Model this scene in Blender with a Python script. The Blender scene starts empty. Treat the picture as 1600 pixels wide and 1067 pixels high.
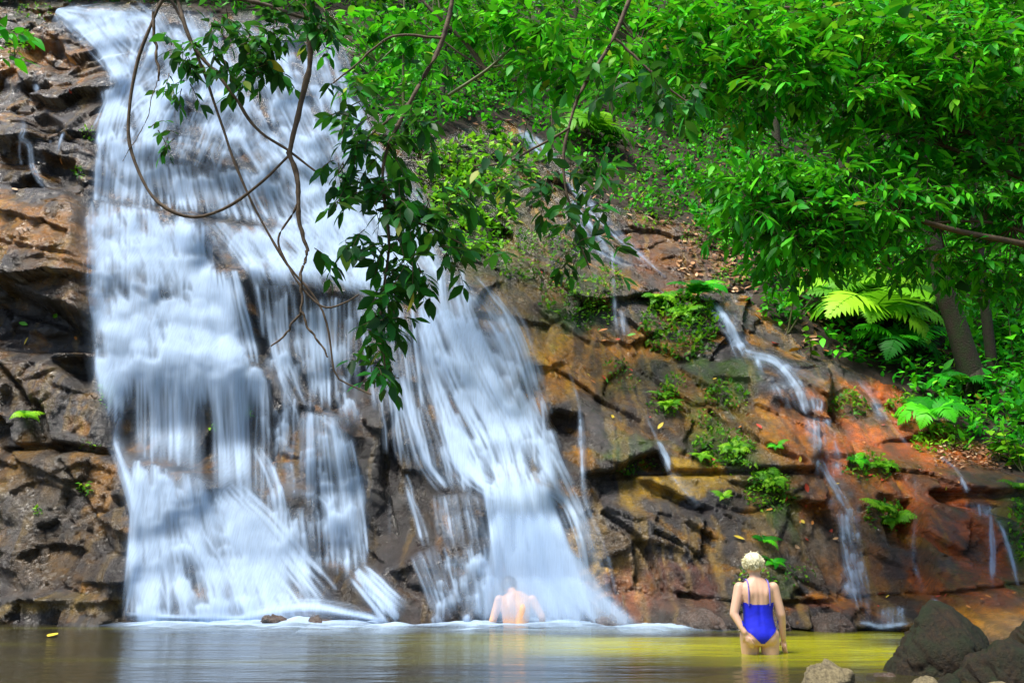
import bpy, bmesh, math, random
import numpy as np
from mathutils import Vector, Matrix

# ------------------------------------------------------------------ camera, sky, sun, exposure
scene = bpy.context.scene
COL = scene.collection
CAM_H, PITCH, FPX = 0.92, math.atan(0.2114), 1556.0
camd = bpy.data.cameras.new("camera"); cam = bpy.data.objects.new("camera", camd); COL.objects.link(cam)
camd.lens = 36.0 * FPX / 1600.0; camd.sensor_width = 36.0; camd.clip_end = 500.0
cam.location = (0, 0, CAM_H); cam.rotation_euler = (math.pi / 2 + PITCH, 0, 0)
scene.camera = cam
SUN_EL, SUN_AZ = math.radians(64), math.radians(232)   # azimuth clockwise from +Y: from the left, a little behind the camera
world = bpy.data.worlds.new("World"); scene.world = world; world.use_nodes = True
wn = world.node_tree
sky = wn.nodes.new("ShaderNodeTexSky"); sky.sky_type = 'NISHITA'; sky.sun_disc = False
sky.sun_elevation = SUN_EL; sky.sun_rotation = SUN_AZ
bg = wn.nodes["Background"]; bg.inputs[1].default_value = 0.085
wn.links.new(sky.outputs[0], bg.inputs[0])
sund = bpy.data.lights.new("sun", 'SUN'); sund.energy = 4.0; sund.angle = math.radians(24); sund.color = (1.0, 0.95, 0.87)
sun = bpy.data.objects.new("sun", sund); COL.objects.link(sun)
sdir = Vector((math.sin(SUN_AZ) * math.cos(SUN_EL), math.cos(SUN_AZ) * math.cos(SUN_EL), math.sin(SUN_EL)))
sun.rotation_euler = sdir.to_track_quat('Z', 'Y').to_euler(); sun.location = (-6, -6, 20)
vs = scene.view_settings; vs.view_transform = 'Standard'; vs.look = 'None'; vs.gamma = 1.0; vs.use_curve_mapping = False
vs.exposure = 1.05
scene.render.engine = 'CYCLES'
cy = scene.cycles
cy.max_bounces = 6; cy.diffuse_bounces = 3; cy.glossy_bounces = 2; cy.transmission_bounces = 3; cy.transparent_max_bounces = 16
cy.caustics_reflective = False; cy.caustics_refractive = False; cy.use_denoising = True
cy.sample_clamp_indirect = 4.0

# ------------------------------------------------------------------ helpers: projection, noise, rasters
CP, SP = math.cos(PITCH), math.sin(PITCH)
def ray(px, py):
    a = (np.asarray(px, float) - 800.0) / FPX; b = (533.5 - np.asarray(py, float)) / FPX
    return a, CP - b * SP, SP + b * CP                 # direction (x, y, z)
def at(px, py, Y):                                     # the point of the place seen at a pixel at distance Y
    dx, dy, dz = ray(px, py); t = Y / dy
    return np.array([dx * t, Y + 0 * t, CAM_H + dz * t])
def project(x, y, z):
    d = y * CP + (z - CAM_H) * SP; v = -y * SP + (z - CAM_H) * CP
    d = np.maximum(d, 0.1)
    return 800.0 + FPX * x / d, 533.5 - FPX * v / d
rng = np.random.default_rng(7); random.seed(7)
def _h(ix, iy, s):
    n = (ix.astype(np.int64) * 374761393 + iy.astype(np.int64) * 668265263 + s * 1442695041) & 0xffffffff
    n = ((n ^ (n >> 13)) * 1274126177) & 0xffffffff
    return ((n ^ (n >> 16)) & 0xffff) / 65535.0
def noise(x, y, s=0):                                  # smooth value noise in -1..1
    x = np.asarray(x, float); y = np.asarray(y, float)
    ix, iy = np.floor(x), np.floor(y); fx, fy = x - ix, y - iy
    fx = fx * fx * fx * (fx * (fx * 6 - 15) + 10); fy = fy * fy * fy * (fy * (fy * 6 - 15) + 10)
    a, b, c, d = _h(ix, iy, s), _h(ix + 1, iy, s), _h(ix, iy + 1, s), _h(ix + 1, iy + 1, s)
    return 2 * ((a + (b - a) * fx) * (1 - fy) + (c + (d - c) * fx) * fy) - 1
def fbm(x, y, s=0, o=4, g=0.5):
    r = 0; a = 1.0
    for k in range(o):
        r = r + a * noise(x * 2.0 ** k + 17.3 * k, y * 2.0 ** k - 9.1 * k, s + k); a *= g
    return r
def facets(x, y, s=0, tilt=1.0):
    """jointed rock: every cell its own tilted plane; returns (relief, distance to the joint)"""
    ix, iy = np.floor(x), np.floor(y)
    d1 = np.full(x.shape, 9.0); d2 = np.full(x.shape, 9.0); h = np.zeros(x.shape)
    for ox in (-1, 0, 1):
        for oy in (-1, 0, 1):
            cx, cy_ = ix + ox, iy + oy
            px = cx + 0.1 + 0.8 * _h(cx, cy_, s); py = cy_ + 0.1 + 0.8 * _h(cx, cy_, s + 1)
            dx, dy = x - px, y - py; d = np.sqrt(dx * dx + dy * dy)
            hh = (_h(cx, cy_, s + 2) - 0.5) + tilt * ((_h(cx, cy_, s + 3) - .5) * dx + (_h(cx, cy_, s + 4) - .5) * dy) * 1.6
            near = d < d1
            d2 = np.where(near, d1, np.minimum(d2, d)); h = np.where(near, hh, h); d1 = np.where(near, d, d1)
    return h, d2 - d1
PW, PH, PO = 2000, 1467, 200                            # rasters cover the frame and 200 px round it
def _fast(n):
    while True:
        m = n
        for p in (2, 3, 5):
            while m % p == 0: m //= p
        if m == 1: return n
        n += 1
def blur(a, s):
    if s <= 0: return a
    r = max(1, int(s * 2.6)); k = np.exp(-0.5 * (np.arange(-r, r + 1) / s) ** 2); k /= k.sum()
    n0 = _fast(a.shape[0] + 2 * r); n1 = _fast(a.shape[1] + 2 * r)
    p = np.pad(a, ((r, n0 - a.shape[0] - r), (r, n1 - a.shape[1] - r)), mode='edge')
    f = np.fft.rfft(p, axis=0); kk = np.fft.rfft(np.roll(np.pad(k, (0, n0 - k.size)), -r)); p = np.fft.irfft(f * kk[:, None], n0, axis=0)
    f = np.fft.rfft(p, axis=1); kk = np.fft.rfft(np.roll(np.pad(k, (0, n1 - k.size)), -r)); p = np.fft.irfft(f * kk[None, :], n1, axis=1)
    return p[r:r + a.shape[0], r:r + a.shape[1]]
def sample(buf, px, py):
    x = np.clip(px + PO, 0, PW - 2.001); y = np.clip(py + PO, 0, PH - 2.001)
    ix, iy = x.astype(int), y.astype(int); fx, fy = x - ix, y - iy
    return (buf[iy, ix] * (1 - fx) + buf[iy, ix + 1] * fx) * (1 - fy) + (buf[iy + 1, ix] * (1 - fx) + buf[iy + 1, ix + 1] * fx) * fy
def poly_mask(poly):
    poly = np.array(poly, float) + PO
    x0, y0 = np.maximum(poly.min(0).astype(int) - 1, 0); x1, y1 = poly.max(0).astype(int) + 2
    x1, y1 = min(x1, PW), min(y1, PH)
    X, Y = np.meshgrid(np.arange(x0, x1) + .0, np.arange(y0, y1) + .0); m = np.zeros(X.shape, bool)
    for (ax, ay), (bx, by) in zip(poly, np.roll(poly, -1, 0)):
        if ay == by: continue
        c = ((ay > Y) != (by > Y)) & (X < (bx - ax) * (Y - ay) / (by - ay) + ax); m ^= c
    return m, x0, y0, x1, y1
def paint(buf, poly, val, s, tilt=(0, 0)):
    m, x0, y0, x1, y1 = poly_mask(poly)
    pad = int(s * 3) + 2; X0, Y0, X1, Y1 = max(x0 - pad, 0), max(y0 - pad, 0), min(x1 + pad, PW), min(y1 + pad, PH)
    t = np.zeros((Y1 - Y0, X1 - X0)); t[y0 - Y0:y0 - Y0 + m.shape[0], x0 - X0:x0 - X0 + m.shape[1]] = m
    t = blur(t, s)
    YY, XX = np.mgrid[Y0:Y1, X0:X1]; c = np.array(poly, float).mean(0) + PO
    buf[Y0:Y1, X0:X1] += t * (val + tilt[0] * (XX - c[0]) + tilt[1] * (YY - c[1]))
def smooth_path(pts, n):
    p = np.array(pts, float)
    if len(p) == 2:
        t = np.linspace(0, 1, n)[:, None]; return p[0] * (1 - t) + p[1] * t
    q = np.vstack([2 * p[0] - p[1], p, 2 * p[-1] - p[-2]])
    seg = np.sqrt(((p[1:] - p[:-1]) ** 2).sum(1)); cum = np.concatenate([[0], np.cumsum(seg)]) / seg.sum()
    t = np.linspace(0, 1, n); i = np.clip(np.searchsorted(cum, t, side='right') - 1, 0, len(p) - 2)
    u = ((t - cum[i]) / (cum[i + 1] - cum[i]))[:, None]
    a, b, c, d = q[i], q[i + 1], q[i + 2], q[i + 3]
    return 0.5 * (2 * b + (c - a) * u + (2 * a - 5 * b + 4 * c - d) * u ** 2 + (3 * b - a - 3 * c + d) * u ** 3)

# ------------------------------------------------------------------ helpers: objects, materials
def new_obj(name, verts, faces, mat, parent=None, smooth=True, attrs=None):
    me = bpy.data.meshes.new(name)
    v = np.asarray(verts, np.float32).reshape(-1, 3)
    if isinstance(faces, np.ndarray):
        k = faces.shape[1]
        me.vertices.add(len(v)); me.vertices.foreach_set("co", v.ravel())
        me.loops.add(faces.size); me.loops.foreach_set("vertex_index", faces.astype(np.int32).ravel())
        me.polygons.add(len(faces)); me.polygons.foreach_set("loop_start", np.arange(len(faces), dtype=np.int32) * k)
        me.update(calc_edges=True)
    else:
        me.from_pydata(v.tolist(), [], [list(f) for f in faces]); me.update()
    if smooth and len(me.polygons): me.polygons.foreach_set("use_smooth", np.ones(len(me.polygons), bool))
    for k, a in (attrs or {}).items():
        a = np.asarray(a, np.float32)
        if a.ndim == 1:
            at_ = me.attributes.new(k, 'FLOAT', 'POINT'); at_.data.foreach_set("value", a)
        else:
            at_ = me.attributes.new(k, 'FLOAT_COLOR', 'POINT')
            at_.data.foreach_set("color", np.hstack([a, np.ones((len(a), 1), np.float32)]).ravel())
    if mat: me.materials.append(mat)
    o = bpy.data.objects.new(name, me); COL.objects.link(o)
    if parent: o.parent = parent
    return o
def inst(name, mesh, M, parent=None):
    o = bpy.data.objects.new(name, mesh); COL.objects.link(o)
    if parent: o.parent = parent
    o.matrix_local = M
    return o
def tag(o, label=None, cat=None, group=None, kind=None):
    for k, v in (("label", label), ("category", cat), ("group", group), ("kind", kind)):
        if v: o[k] = v
    return o
def empty(name, loc, label=None, cat=None, group=None):
    o = bpy.data.objects.new(name, None); COL.objects.link(o); o.location = [float(c) for c in loc]; o.empty_display_size = 0.1
    return tag(o, label, cat, group)
class NT:
    def __init__(s, name):
        s.m = bpy.data.materials.new(name); s.m.use_nodes = True; s.t = s.m.node_tree; s.t.nodes.clear()
        s.out = s.n("ShaderNodeOutputMaterial")
    def n(s, typ, ins=None, **kw):
        nd = s.t.nodes.new(typ)
        for k, v in kw.items(): setattr(nd, k, v)
        for k, v in (ins or {}).items(): s.set(nd.inputs[k], v)
        return nd
    def set(s, sock, v):
        if isinstance(v, bpy.types.NodeSocket): s.t.links.new(v, sock)
        elif isinstance(v, bpy.types.Node): s.t.links.new(v.outputs[0], sock)
        else:
            if isinstance(v, (tuple, list)) and len(v) == 3 and sock.type == 'RGBA': v = (*v, 1)
            sock.default_value = v
    def surf(s, x): s.set(s.out.inputs[0], x); return s.m
    def attr(s, name): return s.n("ShaderNodeAttribute", attribute_name=name)
    def tex(s, scale, detail=4, rough=.55, vec=None, dist=0):
        d = {"Scale": scale, "Detail": detail, "Roughness": rough, "Distortion": dist}
        if vec is not None: d["Vector"] = vec
        return s.n("ShaderNodeTexNoise", d)
    def ramp(s, fac, stops):
        r = s.n("ShaderNodeValToRGB", {0: fac}); e = r.color_ramp.elements
        while len(e) < len(stops): e.new(0.5)
        for el, (p, c) in zip(e, stops):
            el.position = p; el.color = (*c, 1) if isinstance(c, tuple) else (c, c, c, 1)
        return r.outputs[0]
    def mix(s, fac, a, b, mode='MIX'):
        nd = s.n("ShaderNodeMix", data_type='RGBA', blend_type=mode); s.set(nd.inputs[0], fac); s.set(nd.inputs[6], a); s.set(nd.inputs[7], b)
        return nd.outputs[2]
    def math(s, op, a, b=0.5, clamp=False):
        nd = s.n("ShaderNodeMath", operation=op, use_clamp=clamp); s.set(nd.inputs[0], a); s.set(nd.inputs[1], b); return nd.outputs[0]
    def coord(s, which="Object"): return s.n("ShaderNodeTexCoord").outputs[which]
    def bump(s, h, strength=.5, dist=.02, normal=None):
        nd = s.n("ShaderNodeBump", {"Height": h, "Strength": strength, "Distance": dist})
        if normal is not None: s.set(nd.inputs["Normal"], normal)
        return nd.outputs[0]
    def bsdf(s, **kw):
        nd = s.n("ShaderNodeBsdfPrincipled")
        for k, v in kw.items(): s.set(nd.inputs[k.replace("_", " ")], v)
        return nd.outputs[0]

# ------------------------------------------------------------------ the rock face: one surface y = F(x, z)
CTRL = [  # pixel column, pixel row, distance
 (-250,972,14.2),(0,972,13.8),(100,972,13.7),(200,968,13.7),(0,930,14.2),(0,720,14.8),(100,720,14.8),(0,540,15.5),(100,540,15.4),(0,440,15.7),(0,300,17.2),(0,200,18.6),(0,60,21.5),(0,-40,24.5),
 (-250,600,15.5),(-250,300,17.5),(-250,0,23),
 (300,970,13.6),(300,840,14.2),(250,720,14.9),(300,600,15.4),(300,480,15.8),(300,420,16.3),(250,330,17.0),(250,230,17.6),(250,130,19.1),(250,20,21.5),(250,-60,25.5),
 (450,972,13.5),(550,970,13.5),(500,880,14.5),(520,640,15.3),(480,440,16.3),(500,390,17.0),(480,280,18.0),(480,100,20.6),(480,20,22.8),(480,-60,27),
 (720,970,13.4),(720,860,13.9),(720,700,14.7),(720,560,15.5),(720,430,16.8),(720,300,19.2),(720,150,22.5),(720,0,30),
 (860,972,13.3),(850,760,14.1),(850,600,15.3),(850,480,16.7),(850,380,18.4),(860,200,23.5),(860,0,33),
 (1000,974,13.2),(1000,800,13.9),(1000,735,14.4),(1000,600,16.2),(1000,500,17.8),(1000,400,19.8),(1000,250,24),(1000,50,32),
 (1200,980,12.8),(1200,900,13.2),(1200,735,14.4),(1200,640,15.5),(1200,560,17.0),(1200,470,18.6),(1200,300,22.5),(1200,100,29),
 (1400,980,12.5),(1400,925,13.0),(1400,800,13.9),(1400,720,15.2),(1400,600,17.3),(1400,450,20),(1400,300,24),(1400,100,31),
 (1590,1000,10.9),(1590,915,12.7),(1590,790,13.5),(1590,740,14.6),(1590,600,17.2),(1590,400,21),(1590,200,26),
 (1850,1010,10.0),(1850,900,12.5),(1850,740,14.5),(1850,500,19),(1850,200,26)]
cp = np.array(CTRL, float); P = at(cp[:, 0], cp[:, 1], cp[:, 2]).T
cx_, cz_, cy_ = P[:, 0], P[:, 2], P[:, 1]
def tps(r2): return 0.5 * r2 * np.log(r2 + 1e-9)
n_ = len(cp); K = tps((cx_[:, None] - cx_) ** 2 + (cz_[:, None] - cz_) ** 2) + 0.02 * np.eye(n_)
A = np.zeros((n_ + 3, n_ + 3)); A[:n_, :n_] = K; A[:n_, n_:] = np.c_[np.ones(n_), cx_, cz_]; A[n_:, :n_] = A[:n_, n_:].T
W = np.linalg.solve(A, np.r_[cy_, 0, 0, 0])
def F0(x, z):
    r = W[n_] + W[n_ + 1] * x + W[n_ + 2] * z
    for i in range(n_): r = r + W[i] * tps((x - cx_[i]) ** 2 + (z - cz_[i]) ** 2)
    return r
XS = np.arange(-13.2, 15.0, 0.03); ZS = np.r_[np.arange(-0.9, 15.3, 0.03), np.arange(15.3, 24, 0.1)]
GX, GZ = np.meshgrid(XS, ZS)
# coarse evaluation of the large form, then bilinear up
cX = np.linspace(XS[0], XS[-1], 160); cZ = np.linspace(ZS[0], ZS[-1], 170); MX, MZ = np.meshgrid(cX, cZ)
M0 = F0(MX, MZ)
def bil(grid, xs, zs, x, z):
    u = np.clip((x - xs[0]) / (xs[1] - xs[0]), 0, len(xs) - 1.001); v = np.clip((z - zs[0]) / (zs[1] - zs[0]), 0, len(zs) - 1.001)
    i, j = u.astype(int), v.astype(int); a, b = u - i, v - j
    return (grid[j, i] * (1 - a) + grid[j, i + 1] * a) * (1 - b) + (grid[j + 1, i] * (1 - a) + grid[j + 1, i + 1] * a) * b
BASE = bil(M0, cX, cZ, GX, GZ); BASE = np.clip(BASE, 9.5, 60)
QX, QY = project(GX, BASE, GZ)                          # where each spot of the face stands in the photograph
# blocks, ledges and hollows of the face (toward the viewer is negative)
D = np.zeros((PH, PW))
for poly, val, s, tilt in [
  ([(-150,300),(60,292),(115,305),(132,335),(138,500),(60,468),(0,440),(-150,400)], -.42, 4, (0, -.0006)),
  ([(-150,410),(0,446),(60,476),(142,522),(140,548),(60,548),(-150,545)], .42, 3, (0, 0)),
  ([(0,480),(70,500),(95,512),(60,520),(0,505)], -.22, 2, (0, 0)),
  ([(-150,548),(0,548),(60,562),(105,582),(165,642),(178,702),(110,692),(50,700),(-150,700)], -.12, 4, (0, .001)),
  ([(75,560),(140,560),(140,620),(110,590)], .3, 3, (0, 0)),
  ([(52,622),(70,640),(80,690),(120,700),(100,715),(58,690)], .28, 3, (0, 0)),
  ([(-150,705),(180,712),(207,765),(206,932),(-150,934)], -.32, 5, (0, -.0006)),
  ([(-150,938),(95,928),(190,932),(192,990),(-150,990)], -.5, 4, (0, 0)),
  ([(30,62),(95,70),(102,95),(60,98),(30,85)], .5, 3, (0, 0)),
  ([(0,88),(60,90),(95,120),(30,135),(0,130)], -.3, 5, (0, 0)),
  ([(30,133),(80,135),(78,143),(35,143)], .35, 2, (0, 0)),
  ([(40,180),(62,172),(98,198),(92,210),(60,206)], .4, 3, (0, 0)),
  ([(78,245),(115,252),(118,285),(85,285),(60,270)], .4, 3, (0, 0)),
  ([(15,292),(28,278),(48,272),(76,300),(40,303)], .5, 2, (0, 0)),
  ([(0,235),(30,232),(50,262),(0,262)], .25, 3, (0, 0)),
  ([(0,205),(40,195),(85,235),(80,250),(30,232),(0,232)], -.3, 3, (0, 0)),
  # under the upper curtain, the cascade steps, the long drop
  ([(150,228),(300,258),(440,284),(475,355),(320,335),(150,310)], .35, 5, (0, 0)),
  ([(232,60),(258,75),(260,118),(236,112)], -.3, 5, (0, 0)),
  ([(262,148),(290,150),(305,200),(270,200)], -.35, 6, (0, 0)),
  ([(405,140),(430,155),(445,205),(415,200)], -.25, 6, (0, 0)),
  ([(300,345),(318,352),(326,412),(305,405)], -.3, 6, (0, 0)),
  ([(180,585),(420,598),(425,795),(330,747),(262,712),(182,702)], .45, 6, (0, 0)),
  ([(200,712),(262,712),(332,747),(402,802),(442,872),(522,906),(565,945),(565,985),(185,985),(203,860)], -.45, 10, (0, .0008)),
  ([(385,424),(440,430),(540,445),(566,472),(470,462),(395,446)], -.32, 4, (0, 0)),
  ([(392,452),(560,478),(565,600),(470,630),(400,560)], .3, 6, (0, 0)),
  ([(366,428),(392,440),(402,500),(372,490)], -.2, 5, (0, 0)),
  ([(470,640),(500,632),(545,660),(560,740),(480,740)], -.45, 8, (0, 0)),
  ([(430,760),(500,770),(560,800),(560,870),(440,870)], -.25, 8, (0, 0)),
  ([(575,912),(600,885),(645,865),(705,846),(760,850),(775,905),(745,985),(615,985)], -.55, 5, (0, .002)),
  ([(600,690),(660,700),(690,760),(650,850),(580,850)], .3, 8, (0, 0)),
  ([(668,772),(745,768),(765,800),(745,845),(680,850)], -.2, 5, (0, 0)),
  ([(750,752),(800,742),(860,758),(850,800),(760,800)], -.35, 12, (0, 0)),
  # right of the fall
  ([(862,640),(910,650),(918,742),(880,735)], .4, 4, (0, 0)),
  ([(915,742),(988,738),(1112,800),(1050,808),(935,785)], .35, 3, (0, 0)),
  ([(985,735),(1120,728),(1172,790),(1115,802)], -.1, 3, (0, 0)),
  ([(955,738),(1000,714),(1035,706),(1060,738)], .5, 2, (0, 0)),
  ([(890,600),(960,640),(1030,700),(950,735),(915,738),(905,660)], -.15, 5, (0, 0)),
  ([(1095,690),(1190,640),(1270,660),(1275,735),(1180,735)], -.22, 4, (0, -.001)),
  ([(1060,640),(1090,640),(1180,730),(1120,735),(1080,700)], .2, 4, (0, 0)),
  ([(1130,560),(1180,552),(1290,575),(1290,640),(1200,625),(1130,580)], -.3, 5, (0, 0)),
  ([(1240,650),(1310,655),(1330,712),(1260,715)], -.2, 4, (0, 0)),
  ([(1120,800),(1240,770),(1320,860),(1330,930),(1180,935),(1130,860)], -.15, 8, (0, 0)),
  ([(1380,720),(1600,742),(1750,742),(1750,770),(1450,770)], -.15, 4, (0, 0)),
  ([(1425,785),(1490,790),(1575,812),(1602,900),(1750,900),(1750,915),(1590,915),(1440,928),(1424,860)], -.4, 4, (0, -.0012)),
  ([(1450,765),(1580,772),(1575,806),(1470,786)], .3, 3, (0, 0)),
  ([(1370,770),(1425,785),(1425,860),(1390,850)], .3, 4, (0, 0)),
  ([(1240,930),(1330,935),(1440,930),(1600,912),(1780,915),(1780,1020),(1500,1010),(1430,978),(1240,980)], -.35, 3, (0, 0)),
  ([(1040,945),(1150,925),(1240,930),(1250,985),(1040,985)], -.3, 5, (0, 0)),
 ]: paint(D, poly, val, s, tilt)
def crack(pts, w, depth):
    p = smooth_path(pts, 40); d = np.gradient(p, axis=0); nn = np.c_[-d[:, 1], d[:, 0]] / (np.linalg.norm(d, axis=1)[:, None] + 1e-6)
    ww = w * (.6 + .4 * np.sin(np.linspace(0, math.pi, 40)))[:, None]
    paint(D, np.vstack([p + nn * ww, (p - nn * ww)[::-1]]), depth, 1.2)
for c in [([(0,560),(40,620),(60,690)],4,.2),([(0,702),(90,698),(180,710)],5,.25),([(110,720),(150,790),(180,860)],4,.15),([(60,760),(75,830),(80,900)],3,.1),
          ([(910,742),(1050,738),(1270,737)],5,.3),([(1110,640),(1180,690),(1250,725)],5,.2),([(1090,600),(1150,640),(1190,690)],4,.15),
          ([(930,620),(1000,660),(1030,700)],4,.15),([(1240,650),(1290,700)],3,.15),([(1120,790),(1180,800),(1260,760)],4,.12),([(1180,870),(1230,900),(1300,935)],4,.15),
          ([(1060,930),(1180,940),(1330,935),(1440,928),(1600,908)],4,.25),([(1420,780),(1425,860),(1440,925)],5,.25),([(1500,810),(1490,870)],3,.1),
          ([(140,310),(130,420),(140,520)],4,.1),([(0,380),(60,400),(130,410)],3,.1),([(1230,800),(1270,860),(1290,920)],4,.15),([(940,800),(1000,850),(1040,930)],5,.18),
          ([(1020,830),(1090,870),(1120,930)],4,.15),([(560,560),(620,640),(650,700),(700,760)],5,.2),([(600,680),(600,760),(620,850)],4,.2),([(1450,770),(1530,768),(1600,775)],4,.2)]:
    crack(*c)
DISP = sample(D, QX, QY)
# joints and weathering; the joints dip to the right
wx = GX + .35 * fbm(GX * .5, GZ * .5, 11, 3); wz = GZ + .3 * fbm(GX * .5, GZ * .5, 21, 3)
dip = np.radians(np.where(QX < 500, -14, -30)); ca, sa = np.cos(dip), np.sin(dip)
ux, uz = wx * ca + wz * sa, -wx * sa + wz * ca
h1, e1 = facets(ux * .75, uz * 1.15, 31); h2, e2 = facets(ux * 1.35 + 5, uz * 2.5, 41); h3, e3 = facets(ux * 5.5, uz * 8.5 + 3, 51)
smo = np.clip((QX - 150) / 80, 0, 1) * np.clip((880 - QX) / 80, 0, 1)      # water-worn under the fall
REL = .30 * h1 + .15 * h2 * (1 - .3 * smo) + .030 * h3 * (1 - .4 * smo)
REL += .07 * np.exp(-(e1 / .03) ** 2) * np.clip(.3 + 1.5 * fbm(GX * .8, GZ * .8, 63, 2), 0, 1) + .03 * np.exp(-(e2 / .03) ** 2) * np.clip(fbm(GX, GZ, 61, 2) * 2, 0, 1)
strat = uz * 7 + .8 * fbm(ux * .8, uz * 1.5, 71, 3); sm = strat - np.floor(strat)
REL += .010 * np.abs(sm - .5) * np.clip(.5 + fbm(ux * .6, uz * .6, 75, 3), 0, 1) * 2
REL += .03 * fbm(GX * 2.5, GZ * 2.5, 81, 4) + .014 * fbm(GX * 11, GZ * 11, 91, 3)
SOIL_POLY = [(-300,-400),(-300,-30),(20,-30),(70,2),(250,8),(400,26),(530,30),(565,120),(640,205),(800,188),(880,245),(960,330),(1080,345),(1150,420),(1180,480),(1290,560),(1420,620),(1500,690),(1600,733),(1900,735),(1900,-400)]
SB = np.zeros((PH, PW)); paint(SB, [(max(-199, min(1799, a)), max(-199, min(1266, b))) for a, b in SOIL_POLY], 1.0, 2)
soilfade = 1 - .85 * np.clip(sample(blur(SB, 8), QX, QY), 0, 1)
FACE = BASE + DISP + REL * soilfade
FACE = np.where(GZ > 15.3, BASE + DISP + .4 * fbm(GX * .6, GZ * .4, 95, 3), FACE)
# uniform table for look-ups
TX = XS; TZ = np.arange(-0.9, 24, 0.03)
TAB = np.array([np.interp(TZ, ZS, FACE[:, i]) for i in range(len(XS))]).T
def F(x, z): return bil(TAB, TX, TZ, np.asarray(x, float), np.asarray(z, float))
_Ts = np.arange(9.0, 60.0, 0.2)
def hit(px, py):
    """first point of the rock face along the line of sight through a pixel"""
    dx, dy, dz = ray(px, py); k = _Ts / dy; m = np.nonzero(F(dx * k, CAM_H + dz * k) <= _Ts)[0]
    if not len(m): return np.array([dx * k[-1], _Ts[-1], CAM_H + dz * k[-1]])
    u = np.linspace(_Ts[max(m[0] - 1, 0)], _Ts[m[0]], 14); k = u / dy; x, z = dx * k, CAM_H + dz * k; f_ = F(x, z); i = np.nonzero(f_ <= u)[0][0]
    return np.array([x[i], f_[i], z[i]])
def fnormal(p):
    e = .12; x, z = p[0], p[2]
    gx = (F(x + e, z) - F(x - e, z)) / (2 * e); gz = (F(x, z + e) - F(x, z - e)) / (2 * e)
    n = np.array([gx, -1.0, gz]); return n / np.linalg.norm(n)

# colours of the stone itself, in patches
OCH, RUST, DARK, GREY, MOSS, TAN, BRN = (.44,.21,.02), (.42,.125,.006), (.022,.019,.020), (.10,.088,.078), (.045,.085,.008), (.46,.29,.11), (.12,.07,.03)
nq = fbm(GX * 1.1, GZ * 1.1, 101, 4); nq2 = fbm(GX * 3.2, GZ * 3.2, 111, 4); nq3 = fbm(ux * 2, uz * 6, 121, 4)
col = np.zeros(GX.shape + (3,))
def lay(mask, c):
    m = np.clip(mask, 0, 1)[..., None]; col[:] = col * (1 - m) + np.array(c) * m
lay(np.ones_like(GX), (.056, .043, .033))
lay(.9 * np.clip(nq * 2.2 + .1, 0, 1), GREY); lay(.85 * np.clip(nq2 * 2.6 - .2, 0, 1), DARK); lay(.6 * np.clip(nq3 * 2.6 - .7, 0, 1), OCH)
stain = fbm(GX * 5 + .4 * nq, GZ * .6, 151, 4); stain2 = fbm(GX * 9 + .4 * nq2, GZ * .9, 161, 3)
WXq, WYq = QX + 28 * nq + 14 * nq2, QY + 28 * np.roll(nq, 37, 1) + 12 * np.roll(nq2, 19, 0)
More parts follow.
